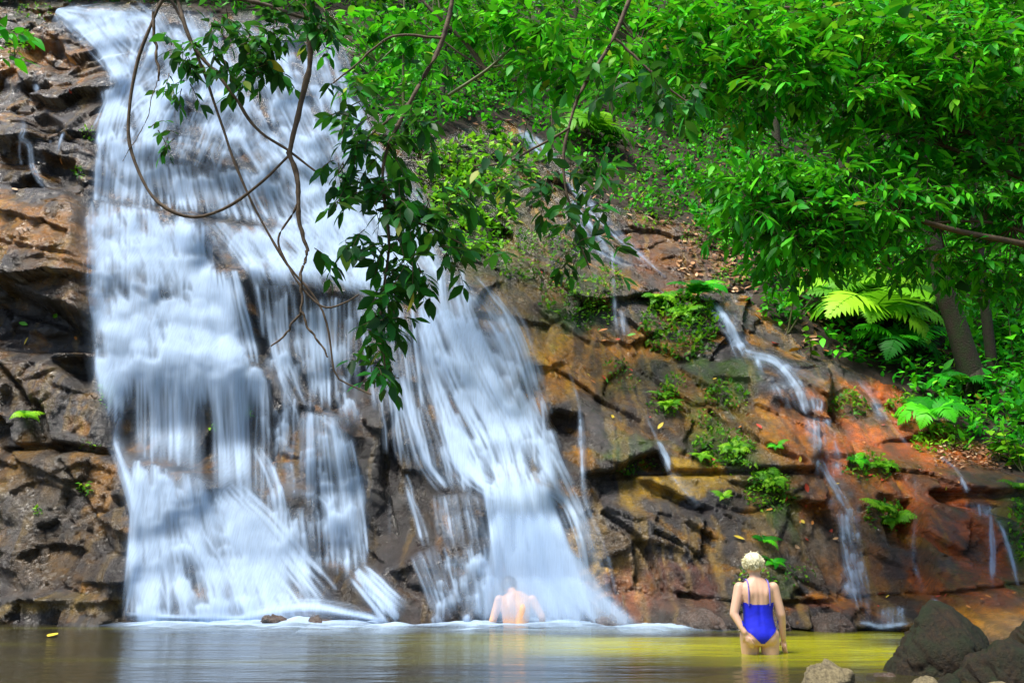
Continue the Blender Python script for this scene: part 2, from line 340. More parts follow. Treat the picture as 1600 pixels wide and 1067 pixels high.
for cx, cyq, rx, ry, c, k in [
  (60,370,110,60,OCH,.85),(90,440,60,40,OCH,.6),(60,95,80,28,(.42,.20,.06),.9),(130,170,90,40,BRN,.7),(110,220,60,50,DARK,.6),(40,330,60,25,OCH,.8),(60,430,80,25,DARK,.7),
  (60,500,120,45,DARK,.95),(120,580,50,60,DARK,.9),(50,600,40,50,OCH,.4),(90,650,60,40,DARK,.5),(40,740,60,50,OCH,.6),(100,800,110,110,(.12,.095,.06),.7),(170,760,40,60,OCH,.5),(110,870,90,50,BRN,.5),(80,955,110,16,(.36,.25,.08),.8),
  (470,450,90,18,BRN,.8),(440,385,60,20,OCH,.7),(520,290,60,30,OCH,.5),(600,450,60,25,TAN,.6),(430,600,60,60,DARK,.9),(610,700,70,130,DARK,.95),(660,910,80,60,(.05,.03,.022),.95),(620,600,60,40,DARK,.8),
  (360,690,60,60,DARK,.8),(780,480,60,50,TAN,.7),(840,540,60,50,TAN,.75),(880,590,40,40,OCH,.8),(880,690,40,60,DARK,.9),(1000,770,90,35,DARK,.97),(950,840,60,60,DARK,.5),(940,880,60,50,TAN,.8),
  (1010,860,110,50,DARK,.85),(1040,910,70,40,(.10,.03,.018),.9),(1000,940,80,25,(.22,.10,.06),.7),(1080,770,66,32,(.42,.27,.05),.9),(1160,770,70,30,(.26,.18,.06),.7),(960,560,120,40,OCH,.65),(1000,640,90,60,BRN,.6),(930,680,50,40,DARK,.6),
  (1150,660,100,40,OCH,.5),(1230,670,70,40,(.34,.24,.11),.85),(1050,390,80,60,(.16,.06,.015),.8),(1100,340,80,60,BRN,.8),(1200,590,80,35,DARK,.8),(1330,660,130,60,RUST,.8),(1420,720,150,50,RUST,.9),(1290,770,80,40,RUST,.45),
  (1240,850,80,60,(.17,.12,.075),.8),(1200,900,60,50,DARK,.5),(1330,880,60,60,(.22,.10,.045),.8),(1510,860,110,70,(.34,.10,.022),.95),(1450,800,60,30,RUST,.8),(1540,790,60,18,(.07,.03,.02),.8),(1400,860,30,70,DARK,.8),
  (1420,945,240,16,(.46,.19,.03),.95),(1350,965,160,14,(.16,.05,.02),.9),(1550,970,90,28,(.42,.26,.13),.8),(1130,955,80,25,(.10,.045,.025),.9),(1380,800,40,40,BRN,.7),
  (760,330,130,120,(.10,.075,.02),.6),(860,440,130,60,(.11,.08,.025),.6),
  # moss
  (1200,765,40,30,MOSS,.95),(1130,610,45,30,MOSS,.9),(1120,690,60,40,MOSS,.85),(1215,800,20,35,MOSS,.8),(900,470,60,40,MOSS,.6),(920,500,40,25,MOSS,.7),(1390,730,50,30,MOSS,.5),(1595,830,22,80,MOSS,.95),(1180,910,40,50,(.04,.06,.012),.7),
  (1040,600,60,30,MOSS,.4),(750,360,70,80,MOSS,.6),(1000,720,50,12,MOSS,.8),(690,330,50,60,MOSS,.5),(1320,620,40,20,MOSS,.7)]:
    r = np.sqrt(((WXq - cx) / rx) ** 2 + ((WYq - cyq) / ry) ** 2)
    lay(k * np.clip((1.25 - r) / .5, 0, 1) * np.clip(.9 + .5 * nq2, .35, 1), c)
lay(.55 * np.clip(stain * 2.2 - .35, 0, 1), DARK); lay(.35 * np.clip(stain2 * 2.4 - .8, 0, 1), (.36, .25, .10))
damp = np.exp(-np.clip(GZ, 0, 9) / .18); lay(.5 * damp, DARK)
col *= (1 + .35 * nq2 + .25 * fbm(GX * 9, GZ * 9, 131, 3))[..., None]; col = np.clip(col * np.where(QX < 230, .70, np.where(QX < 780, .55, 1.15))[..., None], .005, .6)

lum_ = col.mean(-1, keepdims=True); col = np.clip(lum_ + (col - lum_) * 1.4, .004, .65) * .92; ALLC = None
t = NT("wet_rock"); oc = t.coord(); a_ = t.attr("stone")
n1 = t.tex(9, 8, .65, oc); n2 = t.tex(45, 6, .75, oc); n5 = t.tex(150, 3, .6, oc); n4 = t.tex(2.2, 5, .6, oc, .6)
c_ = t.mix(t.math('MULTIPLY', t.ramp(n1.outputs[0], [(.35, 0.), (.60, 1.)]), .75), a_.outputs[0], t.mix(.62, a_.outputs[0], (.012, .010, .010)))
c_ = t.mix(t.math('MULTIPLY', t.ramp(n2.outputs[0], [(.54, 0.), (.70, 1.)]), .2), c_, t.mix(.5, a_.outputs[0], (.42, .33, .22)))
ro = t.ramp(n4.outputs[0], [(.35, .12), (.68, .34)])
vor = t.n("ShaderNodeTexVoronoi", {"Vector": oc, "Scale": 26.0}, feature='F1')
hh = t.math('ADD', t.math('MULTIPLY', n1.outputs[0], 1.0), t.math('ADD', t.math('ADD', t.math('MULTIPLY', n2.outputs[0], .45), t.math('MULTIPLY', n5.outputs[0], .16)), t.math('MULTIPLY', vor.outputs[0], .2)))
ROCK = t.surf(t.bsdf(Base_Color=c_, Roughness=ro, Specular_IOR_Level=.6, Normal=t.bump(hh, 1., .06), Coat_Weight=t.ramp(n4.outputs[0], [(.4, .5), (.62, .0)]), Coat_Roughness=.12, Coat_Normal=t.bump(hh, .7, .04)))
t = NT("forest_soil"); oc = t.coord()
n1 = t.tex(3, 8, .65, oc); n2 = t.tex(22, 6, .7, oc)
SOIL = t.surf(t.bsdf(Base_Color=t.mix(t.ramp(n2.outputs[0], [(.4, 0.), (.65, 1.)]), t.ramp(n1.outputs[0], [(.3, (.010, .012, .005)), (.55, (.022, .016, .009)), (.75, (.012, .028, .006))]), (.045, .022, .010)), Roughness=.85, Normal=t.bump(n2.outputs[0], .8, .05)))
sv = sample(SB, QX + 12 * nq2, QY + 14 * nq) ; sv = np.where((QY < -150) | (GZ > 15.3), 1, sv)
nz, nx = GX.shape; idx = np.arange(nz * nx).reshape(nz, nx)
quads = np.stack([idx[:-1, :-1], idx[:-1, 1:], idx[1:, 1:], idx[1:, :-1]], -1).reshape(-1, 4)
soilq = (sv.ravel()[quads].mean(1) > .5)
ALLV = np.stack([GX, FACE, GZ], -1).reshape(-1, 3); ALLC = col.reshape(-1, 3)
def submesh(name, q, mat, attrs=None):
    u, inv = np.unique(q, return_inverse=True)
    return new_obj(name, ALLV[u], inv.reshape(-1, 4).astype(np.int32), mat, attrs={k: v[u] for k, v in (attrs or {}).items()})
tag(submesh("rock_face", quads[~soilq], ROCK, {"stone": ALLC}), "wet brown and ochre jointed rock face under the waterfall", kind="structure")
tag(submesh("hillside", quads[soilq], SOIL), "dark forest slope of soil and leaf litter above the rocks", kind="structure")
# the slope beyond and beside what the face covers
hx = np.linspace(-60, 70, 90); hy = np.linspace(0, 1, 40); HX, HY = np.meshgrid(hx, hy)
HYY = 30 + HY * 60 + .05 * np.abs(HX) * 0; HZZ = 13 + HY * 60 + 1.2 * fbm(HX * .1, HY * 6, 141, 3)
ii = np.arange(HX.size).reshape(HX.shape); hq = np.stack([ii[:-1, :-1], ii[:-1, 1:], ii[1:, 1:], ii[1:, :-1]], -1).reshape(-1, 4)
tag(new_obj("hill", np.stack([HX, HYY, HZZ], -1), hq, SOIL), "forest hill rising behind the waterfall", kind="structure")

# ------------------------------------------------------------------ water
DEN = np.zeros((PH, PW)); WSM = np.zeros((PH, PW)); wr = np.random.default_rng(3)
def splat(buf, x, y, v):
    x = np.clip(x + PO, 0, PW - 2.01); y = np.clip(y + PO, 0, PH - 2.01); i, j = x.astype(int), y.astype(int); a, b = x - i, y - j
    np.add.at(buf, (j, i), v * (1 - a) * (1 - b)); np.add.at(buf, (j, i + 1), v * a * (1 - b)); np.add.at(buf, (j + 1, i), v * (1 - a) * b); np.add.at(buf, (j + 1, i + 1), v * a * b)
def filament(p, v):
    # resample to about a pixel
    L = np.sqrt(((p[1:] - p[:-1]) ** 2).sum(1)).sum(); n = max(4, int(L)); s = np.linspace(0, len(p) - 1, n); i = np.clip(s.astype(int), 0, len(p) - 2); f = (s - i)
    q = p[i] * (1 - f[:, None]) + p[i + 1] * f[:, None]; w = v[i] * (1 - f) + v[i + 1] * f
    splat(DEN, q[:, 0], q[:, 1], w * L / n)
def S(pts, w0, w1=None, d0=1., d1=None, dens=.55, fade=.12):
    w1 = w0 if w1 is None else w1; d1 = d0 if d1 is None else d1
    N = 48; p = smooth_path(pts, N); tt = np.linspace(0, 1, N); g = np.gradient(p, axis=0); nn = np.c_[-g[:, 1], g[:, 0]] / (np.linalg.norm(g, axis=1)[:, None] + 1e-6)
    w = w0 + (w1 - w0) * tt; d = d0 + (d1 - d0) * tt; n = max(3, int(dens * max(w0, w1)))
    for k in range(n):
        u = np.clip(wr.normal(0, .42), -1, 1); a = wr.lognormal(-.35, .75); s0 = wr.uniform(-.1, fade * 2); s1 = 1 - wr.uniform(-.1, fade * 2)
        env = np.clip((tt - s0) / fade, 0, 1) * np.clip((s1 - tt) / fade, 0, 1)
        wob = 1.8 * noise(tt * 5 + k * 7.1, np.full(N, k * 1.3), 5)
        filament(p + nn * (u * w / 2 + wob)[:, None], a * d * env * 1.25 / dens)
def C(top, bot, d0=1., d1=None, dens=.6, fade=.1, bend=0):
    """a curtain between two edges"""
    d1 = d0 if d1 is None else d1; N = 36; tt = np.linspace(0, 1, N); A = smooth_path(top, 200); B = smooth_path(bot, 200)
    W_ = max(np.abs(A[-1] - A[0]).max(), np.abs(B[-1] - B[0]).max()); n = max(4, int(dens * W_))
    for k in range(n):
        i = wr.integers(0, 200); j = int(np.clip(i + wr.normal(0, 4), 0, 199)); a = wr.lognormal(-.35, .8)
        e = np.clip((tt - wr.uniform(-.1, .06)) / fade, 0, 1) * np.clip((1 - wr.uniform(-.1, .15) - tt) / .12, 0, 1)
        p = A[i] * (1 - tt)[:, None] + B[j] * tt[:, None]; p[:, 0] += bend * np.sin(tt * math.pi) + 1.6 * noise(tt * 4 + k * 3.7, np.full(N, k * .7), 6)
        edge = np.clip(min(i, 199 - i) / 18 + .35, 0, 1)
        filament(p, a * (d0 + (d1 - d0) * tt) * e * edge * 1.25 / dens)
def cascades(poly, n, d, drift=.15, wmin=9, wmax=30, lmin=22, lmax=80):
    """little steps: water rounds a lip, bright, and thins as it drops"""
    m, x0, y0, x1, y1 = poly_mask(poly); ys, xs = np.nonzero(m)
    for k in wr.integers(0, len(xs), n):
        cx, cy0 = xs[k] + x0 - PO, ys[k] + y0 - PO; w = wr.uniform(wmin, wmax); L = wr.uniform(lmin, lmax); dr = drift + wr.normal(0, .08); a0 = wr.lognormal(-.2, .5) * d
        for f in range(int(w * .7) + 3):
            u = wr.uniform(-1, 1); N = 16; tt = np.linspace(0, 1, N); l = L * (1 - .35 * u * u) * wr.uniform(.6, 1.1)
            p = np.c_[cx + u * w / 2 * (.75 + .25 * tt) + dr * l * tt, cy0 + 6 * u * u + l * tt]
            filament(p, a0 * wr.uniform(.3, 1.3) * np.clip(tt / .06, 0, 1) * (1 - tt) ** 1.4 * 1.6)
exec_water = None
# upper slides
S([(72,12),(105,30),(140,60),(175,95)],26,40,.8); S([(85,12),(150,20),(230,30)],16,30,.6); C([(120,14),(260,20)],[(150,60),(290,70)],.5,.5)
S([(112,14),(150,55),(180,90),(198,128)],50,46,.8); S([(200,14),(240,50),(225,100),(195,150)],60,50,.75); S([(300,28),(315,80),(270,125),(215,165),(185,215)],80,60,.7); S([(150,18),(175,60),(215,95)],50,40,.6)
S([(200,128),(180,180),(168,228)],56,80,1.2,1.5); S([(282,120),(245,185),(228,250)],90,100,.95,1.1); S([(345,50),(362,140),(335,200),(310,262)],100,90,.65,.8); S([(425,45),(432,130),(462,205),(505,290)],110,120,.6,.8)
S([(500,70),(520,130),(545,210),(595,300)],60,70,.7,.6); S([(370,180),(405,240),(440,290)],70,70,.6); S([(395,200),(470,270),(540,330)],70,90,.6); S([(290,20),(340,110),(400,200)],60,60,.5)
cascades([(420,40),(545,60),(600,270),(480,280)],80,.7,.3)
cascades([(170,20),(480,40),(560,260),(440,280),(160,240)], 256, 0.75, .25)
cascades([(70,12),(250,12),(300,120),(190,130)], 81, 0.60, .35, 6, 16, 15, 40)
# first curtain and the bright slide under it
C([(152,212),(232,228)],[(146,312),(226,325)],1.35,1.6); C([(214,250),(300,262),(445,286)],[(222,326),(322,336),(475,362)],.8,.75,.42)
C([(300,262),(440,285)],[(320,336),(470,360)],.35,.3,.2)
C([(138,314),(325,346)],[(136,465),(330,470)],1.1,.8); C([(180,320),(300,340)],[(230,420),(340,450)],.9,.7,.4); C([(322,346),(485,362)],[(380,424),(560,436)],.75,.55); S([(440,286),(500,340),(560,400),(640,440)],120,90,.6,.6)
C([(445,285),(600,300)],[(500,420),(650,440)],.75,.6,.5); S([(560,235),(620,320),(690,430)],80,90,.75,.8)
C([(300,418),(372,424)],[(296,525),(410,570)],1.1,1.0); cascades([(136,320),(330,345),(340,460),(140,470)], 175, 0.75,.2); cascades([(330,345),(480,360),(620,420),(560,440),(390,420)], 121, 0.63,.35)
cascades([(450,285),(600,280),(690,420),(560,430)], 148, 0.68,.45)
# stepped middle
C([(137,455),(330,465)],[(142,592),(405,596)],.6,.55,.5); cascades([(150,450),(330,470),(410,570),(400,590),(160,590)], 283, 1.20,.06,10,34,30,95); S([(275,470),(280,520),(285,590)],40,50,1.2); S([(345,440),(360,520),(365,580)],50,60,1.2); S([(215,480),(220,560),(225,600)],24,30,.8)
# the long drop
C([(170,555),(195,558)],[(168,655),(195,664)],.95,.7); C([(213,556),(236,558)],[(213,712),(238,716)],1.15,.75); C([(236,560),(290,566)],[(238,716),(292,728)],.75,.5); C([(262,578),(312,584)],[(264,722),(304,738)],.5,.25)
C([(330,560),(384,570)],[(338,775),(396,784)],1.25,.95); C([(384,572),(424,604)],[(386,786),(424,800)],.3,.25,.3); C([(200,560),(420,590)],[(200,720),(420,790)],.16,.16,.4)
# apron to the pool
S([(186,652),(180,690),(200,745),(212,800)],18,22,.7); S([(172,690),(200,755),(216,830),(198,955)],12,24,.8); C([(207,718),(300,742)],[(192,962),(350,962)],.85,.8); C([(300,742),(402,802)],[(335,962),(470,955)],.55,.6)
S([(288,815),(308,850),(338,905),(352,962)],34,44,1.1,.8); S([(345,772),(400,835),(440,895),(480,952)],70,110,1.6,1.4); S([(235,760),(228,850),(235,962)],40,60,.7); cascades([(207,722),(300,745),(400,805),(440,900),(500,945),(200,950)], 94, 0.90,.3,14,40,40,130)
S([(192,962),(300,968),(450,972)],16,20,1.2); S([(370,968),(480,950),(600,972)],24,30,1.0)
# centre veil
C([(395,440),(560,472)],[(408,525),(560,600)],.5,.35,.45); S([(425,470),(440,560),(470,635)],40,40,.7,.5); S([(490,480),(497,560),(502,640)],44,50,.8,1.0); C([(474,642),(530,655)],[(468,775),(575,885)],.75,.5); S([(504,644),(530,672),(546,745),(556,888)],22,40,1.1,.8)
S([(498,774),(516,805),(522,888)],30,50,.9,.6); S([(400,698),(424,745),(436,800),(438,890)],24,40,.7,.5); C([(420,788),(565,806)],[(430,892),(572,900)],.5,.4,.5); S([(406,565),(412,640),(416,700)],30,24,.35); C([(440,600),(475,640)],[(440,700),(470,740)],.3,.2,.4)
S([(556,892),(588,928),(622,966)],44,70,1.1); cascades([(400,450),(560,480),(570,880),(430,880),(410,640)], 121, 0.60,.06,8,26,30,110)
# thin runs over the bare middle rock
S([(622,590),(640,650),(655,700),(668,732),(694,764)],24,26,.7,.8); S([(630,744),(645,790),(660,840),(664,856)],10,14,.9,.8); S([(608,765),(608,862)],4,4,.25); S([(690,640),(700,690),(715,740)],16,20,.7)
C([(555,465),(670,465)],[(585,640),(690,665)],.55,.4,.4); C([(590,600),(660,640)],[(600,720),(690,750)],.3,.2,.25)
# right fall
S([(690,428),(702,500),(742,600),(786,690),(802,752)],100,96,1.7,1.9); S([(655,465),(668,560),(692,640),(722,720),(765,772)],60,60,.8,.7); S([(740,440),(800,510),(832,600),(850,650)],60,40,.42,.4); S([(762,470),(802,560),(832,660),(872,742),(902,805)],60,40,.45,.5)
C([(816,624),(857,628)],[(830,734),(862,728)],.5,.4,.4); C([(670,690),(765,722)],[(690,765),(772,772)],.5,.4); C([(672,774),(745,770)],[(682,852),(765,862)],.7,.45); cascades([(650,450),(760,450),(860,640),(880,740),(800,740),(700,700)], 121, 0.75,.45,10,26,40,110)
S([(838,752),(882,782),(906,835),(926,935)],24,34,.7,.5); C([(752,760),(800,744),(856,762)],[(782,966),(938,978)],1.7,1.1,.9); S([(802,748),(830,850),(852,965)],90,130,1.6,1.2); S([(700,690),(740,740),(780,765)],30,40,.6)
C([(640,868),(700,846),(762,850)],[(680,966),(775,966)],.5,.45,.45); cascades([(690,850),(765,855),(775,960),(680,960)], 35, 0.90,.1,10,24,30,70)
S([(868,740),(905,800),(940,880),(965,960)],30,40,.25,.2)
VEIL = np.zeros((PH, PW))
paint(VEIL, [(90,14),(260,18),(420,34),(500,45),(545,120),(575,220),(640,310),(700,425),(760,460),(800,540),(790,640),(720,560),(650,470),(560,440),(400,425),(330,420),(300,520),(410,600),(415,700),(400,800),(440,890),(520,940),(520,970),(195,970),(215,830),(190,700),(160,640),(140,560),(136,330),(155,230),(190,150),(170,90)], .34, 9)
for h_ in [[(232,60),(260,72),(258,118),(236,112)],[(262,148),(292,150),(308,200),(272,204)],[(408,140),(434,155),(448,208),(416,204)],[(302,352),(318,354),(326,412),(308,408)],[(310,630),(336,630),(340,760),(318,740)],[(196,590),(211,590),(211,690),(196,680)],[(430,370),(470,378),(465,410),(430,400)],[(480,60),(520,70),(510,110),(480,100)],[(330,60),(370,60),(370,100),(340,100)],[(200,55),(230,60),(225,90),(205,85)]]: paint(VEIL, h_, -.5, 5)
yy_, xx_ = np.mgrid[0:PH, 0:PW] * 1.0
vs_ = np.s_[0:1250, 200:1100]; vn_ = np.zeros((PH, PW)); vn_[vs_] = np.clip(.75 + .9 * fbm(xx_[vs_] / 46, yy_[vs_] / 60, 401, 3), .1, 1.6); VEIL = np.clip(VEIL, 0, 1) * vn_
def steps(buf, polys, step, seed, cell=26.):
    """break the flow on small rock steps: bright where it rounds a lip, thinning as it drops"""
    full, wgt = buf, np.zeros((PH, PW))
    for poly, k_ in polys: paint(wgt, poly, k_, 12)
    ys_, xs_ = np.nonzero((full > 1e-6) & (wgt > 1e-4)); sl = np.s_[ys_.min():ys_.max() + 1, xs_.min():xs_.max() + 1]
    buf, wgt, X_, Y_ = full[sl], np.clip(wgt[sl], 0, 1), xx_[sl], yy_[sl]; xw = X_ + 14 * noise(X_ / 30, Y_ / 40, seed)
    ci = np.floor(xw / cell); cf = xw / cell - ci; sm_ = np.clip((cf - .35) / .3, 0, 1); c0 = _h(ci, ci * 0 + 3, seed + 1); c1 = _h(ci + 1, ci * 0 + 3, seed + 1)
    ph = (Y_ + .35 * step * fbm(X_ / 70, Y_ / 110, seed + 2, 2) + 1.7 * step * (c0 + (c1 - c0) * sm_)) / step; p_ = ph - np.floor(ph)
    a_ = .5 + _h(np.floor(ph), ci, seed + 3)
    out = full.copy(); out[sl] = buf * (1 + wgt * (LOW + 1.35 * a_ * np.exp(-2.6 * p_) * np.clip(p_ / .07, 0, 1) - 1)); return out
LOW = .30
MAIN = DEN + VEIL; DEN[:] = 0
MAIN = steps(MAIN, [([(90,20),(500,45),(600,280),(690,430),(560,440),(390,425),(140,450),(140,320),(160,200)], .85), ([(140,450),(340,460),(410,580),(400,596),(145,592)], .9), ([(215,730),(400,810),(500,940),(210,940)], .5), ([(640,440),(760,450),(870,640),(890,740),(780,740),(680,680)], .55), ([(400,640),(570,640),(575,880),(430,880)], .7), ([(670,760),(770,770),(770,960),(670,960)], .7)], 62., 501)
MAIN = steps(MAIN, [([(100,20),(540,60),(600,280),(430,300),(150,240)], .4), ([(140,450),(340,460),(410,580),(145,585)], .4)], 34., 521, 17.)
# side runs
S([(858,545),(884,575),(905,640),(912,700),(912,770),(926,812),(950,870),(968,960)],12,12,.75,.5); S([(905,640),(912,770)],8,8,.7)
S([(28,165),(38,200),(34,215),(46,226),(52,262),(70,290),(88,306)],10,14,.6,.4); S([(33,205),(30,240),(36,262)],5,7,.5); S([(104,198),(95,220),(91,242)],4,5,.5); S([(59,133),(56,146)],10,12,.9); S([(112,50),(105,75)],4,6,.4); S([(78,218),(79,230)],3,3,.4)
LEFT = steps(DEN, [([(0,0),(1600,0),(1600,1000),(0,1000)], .6)], 24., 531, 9.); DEN[:] = 0
C([(806,198),(850,222)],[(828,240),(872,250)],.6,.5); S([(862,246),(900,298),(942,346),(1000,402),(1038,437)],16,16,.75,.6); S([(876,315),(916,366),(940,402)],34,40,.3); S([(955,378),(960,480),(966,522)],4,5,.35); S([(930,385),(929,470)],4,4,.25); S([(905,370),(960,410),(1010,420)],20,20,.2)
C([(955,470),(975,490)],[(955,520),(985,530)],.25,.2)
UPR = steps(DEN, [([(0,0),(1600,0),(1600,1000),(0,1000)], .7)], 26., 541, 11.); DEN[:] = 0
S([(1117,470),(1136,500),(1154,530),(1166,553)],22,30,1.3); S([(1164,550),(1212,564),(1244,598),(1266,642)],24,40,.55,.45); S([(1166,552),(1230,572),(1290,600)],10,16,.3); C([(1240,604),(1287,624)],[(1246,642),(1288,644)],.55,.4); S([(1262,652),(1276,690),(1274,714)],26,18,.5); C([(1258,650),(1300,655)],[(1262,708),(1300,700)],.25,.2); S([(1279,718),(1308,768),(1326,802)],12,20,1.0)
C([(1308,800),(1340,806)],[(1312,842),(1346,846)],.7,.5); S([(1328,838),(1340,890),(1350,946)],50,44,.35,.35); S([(1352,925),(1357,968)],12,16,.5); C([(1372,950),(1412,948)],[(1370,974),(1414,974)],.65,.5); S([(1344,972),(1380,978),(1418,974)],12,12,.9); S([(1090,640),(1095,660)],4,4,.2)
cascades([(1110,470),(1140,470),(1180,550),(1260,590),(1290,640),(1240,640),(1150,550)],40,.6,.4,5,14,14,40); cascades([(1258,650),(1300,650),(1345,800),(1350,930),(1320,930),(1305,800)],60,.5,.15,5,16,20,60)
RUN = steps(DEN, [([(0,0),(1600,0),(1600,1000),(0,1000)], .8)], 30., 551, 10.); DEN[:] = 0
S([(1005,640),(1018,668),(1030,692)],5,7,.25); S([(1028,690),(1040,715),(1046,738)],8,14,.9,.8); S([(1046,740),(1070,765),(1100,795)],20,40,.16,.1); S([(1470,715),(1490,732),(1502,746)],8,8,.25); S([(1428,745),(1432,790)],4,6,.25); S([(1340,590),(1366,622)],10,14,.2); S([(1384,656),(1420,700)],10,8,.15); S([(1431,788),(1427,870),(1436,905),(1442,932)],6,12,.5,.6); S([(1500,744),(1512,768)],8,12,.7); C([(1508,782),(1558,792)],[(1510,802),(1560,814)],.4,.4); S([(1548,806),(1550,860),(1550,918)],12,14,.7,.55); S([(1560,812),(1574,848),(1592,914)],8,10,.85); S([(1366,620),(1384,656)],18,24,.3); S([(1455,930),(1470,945)],6,8,.6)
TRK = steps(DEN, [([(0,0),(1600,0),(1600,1000),(0,1000)], .4)], 40., 561, 9.)

t = NT("falling_water"); al = t.attr("alpha")
oc = t.coord(); mp = t.n("ShaderNodeMapping", {"Vector": oc, "Scale": (60., 6., 3.)})
st = t.tex(1., 3, .6, mp.outputs[0])
fac = t.math('MULTIPLY', al.outputs["Fac"], t.n("ShaderNodeMapRange", {0: st.outputs[0], 1: .3, 2: .7, 3: .86, 4: 1.08}).outputs[0], True)
dif = t.n("ShaderNodeBsdfDiffuse", {"Color": (.58, .755, 1.0)}); trl = t.n("ShaderNodeBsdfTranslucent", {"Color": (.53, .72, 1.0)})
ms = t.n("ShaderNodeMixShader", {0: .45, 1: dif, 2: trl})
WATER_FALL = t.surf(t.n("ShaderNodeMixShader", {0: fac, 1: t.n("ShaderNodeBsdfTransparent"), 2: ms}))
def water_sheet(name, den, label, x0, x1, z0, z1, gain=1., thick=.10, step=.016, minoff=.02, lead=0., cap=.97, soft=False):
    ys_, xs_ = np.nonzero(den > 1e-6); sl = np.s_[max(ys_.min() - 45, 0):ys_.max() + 46, max(xs_.min() - 45, 0):xs_.max() + 46]
    fine = np.zeros((PH, PW)); mid = fine.copy(); wide = fine.copy(); fine[sl] = blur(den[sl], 1.15); mid[sl] = blur(den[sl], 4.); wide[sl] = blur(den[sl], 14)
    if soft: fine[sl] = blur(den[sl], 3.); mid[sl] = blur(den[sl], 9.)
    fine = np.maximum(fine, 0); mid = np.maximum(mid, 0); wide = np.maximum(wide, 0)
    dd = (.60 * fine + .24 * mid + .10 * wide) * gain; dd = dd ** 1.5
    alpha = 1 - np.exp(-dd * .66)
    xs = np.arange(x0, x1, step); zs = np.arange(z0, z1, step * 1.15); X, Z = np.meshgrid(xs, zs)
    Y = F(X, Z)
    # falls: the sheet may fall back under a lip only slowly
    Yb = Y.copy()
    lim = .12 * step
    for r in range(len(zs) - 2, -1, -1): Yb[r] = np.minimum(Yb[r], Yb[r + 1] + lim)
    Yb = np.maximum(Yb, Y - .55)
    Ym = Yb.copy()
    for r in (1, 2, 3):
        Ym = np.minimum(Ym, np.minimum(np.roll(Ym, r, 0), np.roll(Ym, -r, 0))); Ym = np.minimum(Ym, np.minimum(np.roll(Ym, r, 1), np.roll(Ym, -r, 1)))
    Ys = blur(Ym, 5.5) - minoff
    qx, qy = project(X, Ys, Z); dsm = sample(mid, qx, qy)
    if lead:
        Ys = blur(Ys, 14) - lead * np.clip((2.4 - Z) / 2.4, 0, 1)
    Ys = Ys - thick * (1 - np.exp(-dsm * .35))
    qx, qy = project(X, Ys, Z); a = sample(alpha, qx, qy); a = np.where((Z < -.02) | (qy < -190), 0, a)
    id_ = np.arange(X.size).reshape(X.shape); q = np.stack([id_[:-1, :-1], id_[:-1, 1:], id_[1:, 1:], id_[1:, :-1]], -1).reshape(-1, 4)
    af = a.ravel(); q = q[af[q].max(1) > .012]
    u, inv = np.unique(q, return_inverse=True)
    V = np.stack([X, Ys, Z], -1).reshape(-1, 3)[u]
    return tag(new_obj(name, V, inv.reshape(-1, 4).astype(np.int32), WATER_FALL, attrs={"alpha": np.clip(af[u], 0, cap)}), label, kind="structure")
water_sheet("waterfall", MAIN, "broad white silky waterfall pouring down the stepped rock face", -11., 2.6, -.03, 15.2, 1.0)
DEN[:] = 0
C([(770,800),(870,800)],[(750,972),(950,980)],.55,.9,.7); C([(800,860),(900,860)],[(770,974),(1000,980)],.35,.7,.7); BURST = DEN.copy()
water_sheet("falling_spray", BURST, "veil of white spray bursting from the foot of the right fall", -1.2, 2.6, -.03, 2.4, .9, .1, .025, .02, .40, .5, True)
DEN[:] = 0; C([(740,900),(900,900)],[(720,972),(1010,982)],.4,.8,.7); BURST2 = DEN.copy()
water_sheet("falling_spray", BURST2, "thin outer spray drifting over the bather under the right fall", -1.6, 2.8, -.03, 1.4, .7, .1, .025, .02, .95, .34, True)
water_sheet("trickle", LEFT, "thin trickles beside the waterfall on the dark rock", -9.8, 2.4, -.03, 10.5, .85, .03)
water_sheet("cascade", UPR, "narrow upper cascade sliding between the ferns", 0, 4.5, 4.5, 13.5, 1.6, .02)
water_sheet("cascade", RUN, "slim white cascade stepping down the rust coloured ledges", 2.8, 6.5, -.03, 8.5, .95, .03)
water_sheet("trickle", TRK, "thin trickles over the red boulder and ledges at the right", 1.8, 8.5, -.03, 5.5, 1.4, .03)

# ------------------------------------------------------------------ the pool
bx = np.arange(-16, 18, .2); by = np.arange(-6, 17, .2); BX, BY = np.meshgrid(bx, by)
BZ = -.72 + .08 * fbm(BX * .7, BY * .7, 201, 3) + .35 * np.exp(-(((BX - 3.0) / 2.6) ** 2 + ((BY - 10.9) / 1.7) ** 2)) + .5 * np.exp(-(((BX - 5.0) / 2.2) ** 2 + ((BY - 8.6) / 1.6) ** 2)) + np.clip((3.5 - BY) / 5, 0, 2)
ii = np.arange(BX.size).reshape(BX.shape); bq = np.stack([ii[:-1, :-1], ii[:-1, 1:], ii[1:, 1:], ii[1:, :-1]], -1).reshape(-1, 4)
sandm = np.clip(1.3 * np.exp(-(((BX - 3.2) / 2.5) ** 2 + ((BY - 10.8) / 1.5) ** 2)) + .3 * fbm(BX * .9, BY * 2, 205, 3), 0, 1)
t = NT("pool_bed"); a_ = t.attr("sand"); n1 = t.tex(4, 6, .6, t.coord())
BED = t.surf(t.bsdf(Base_Color=t.mix(a_.outputs["Fac"], t.mix(n1.outputs[0], (.05, .045, .018), (.12, .09, .035)), t.mix(n1.outputs[0], (.52, .48, .04), (.66, .62, .09))), Roughness=.9))
tag(new_obj("pool_bed", np.stack([BX, BY, BZ], -1), bq, BED, attrs={"sand": sandm.ravel()}), "sandy bed of the pool", kind="structure")
t = NT("pool_water"); oc = t.coord()
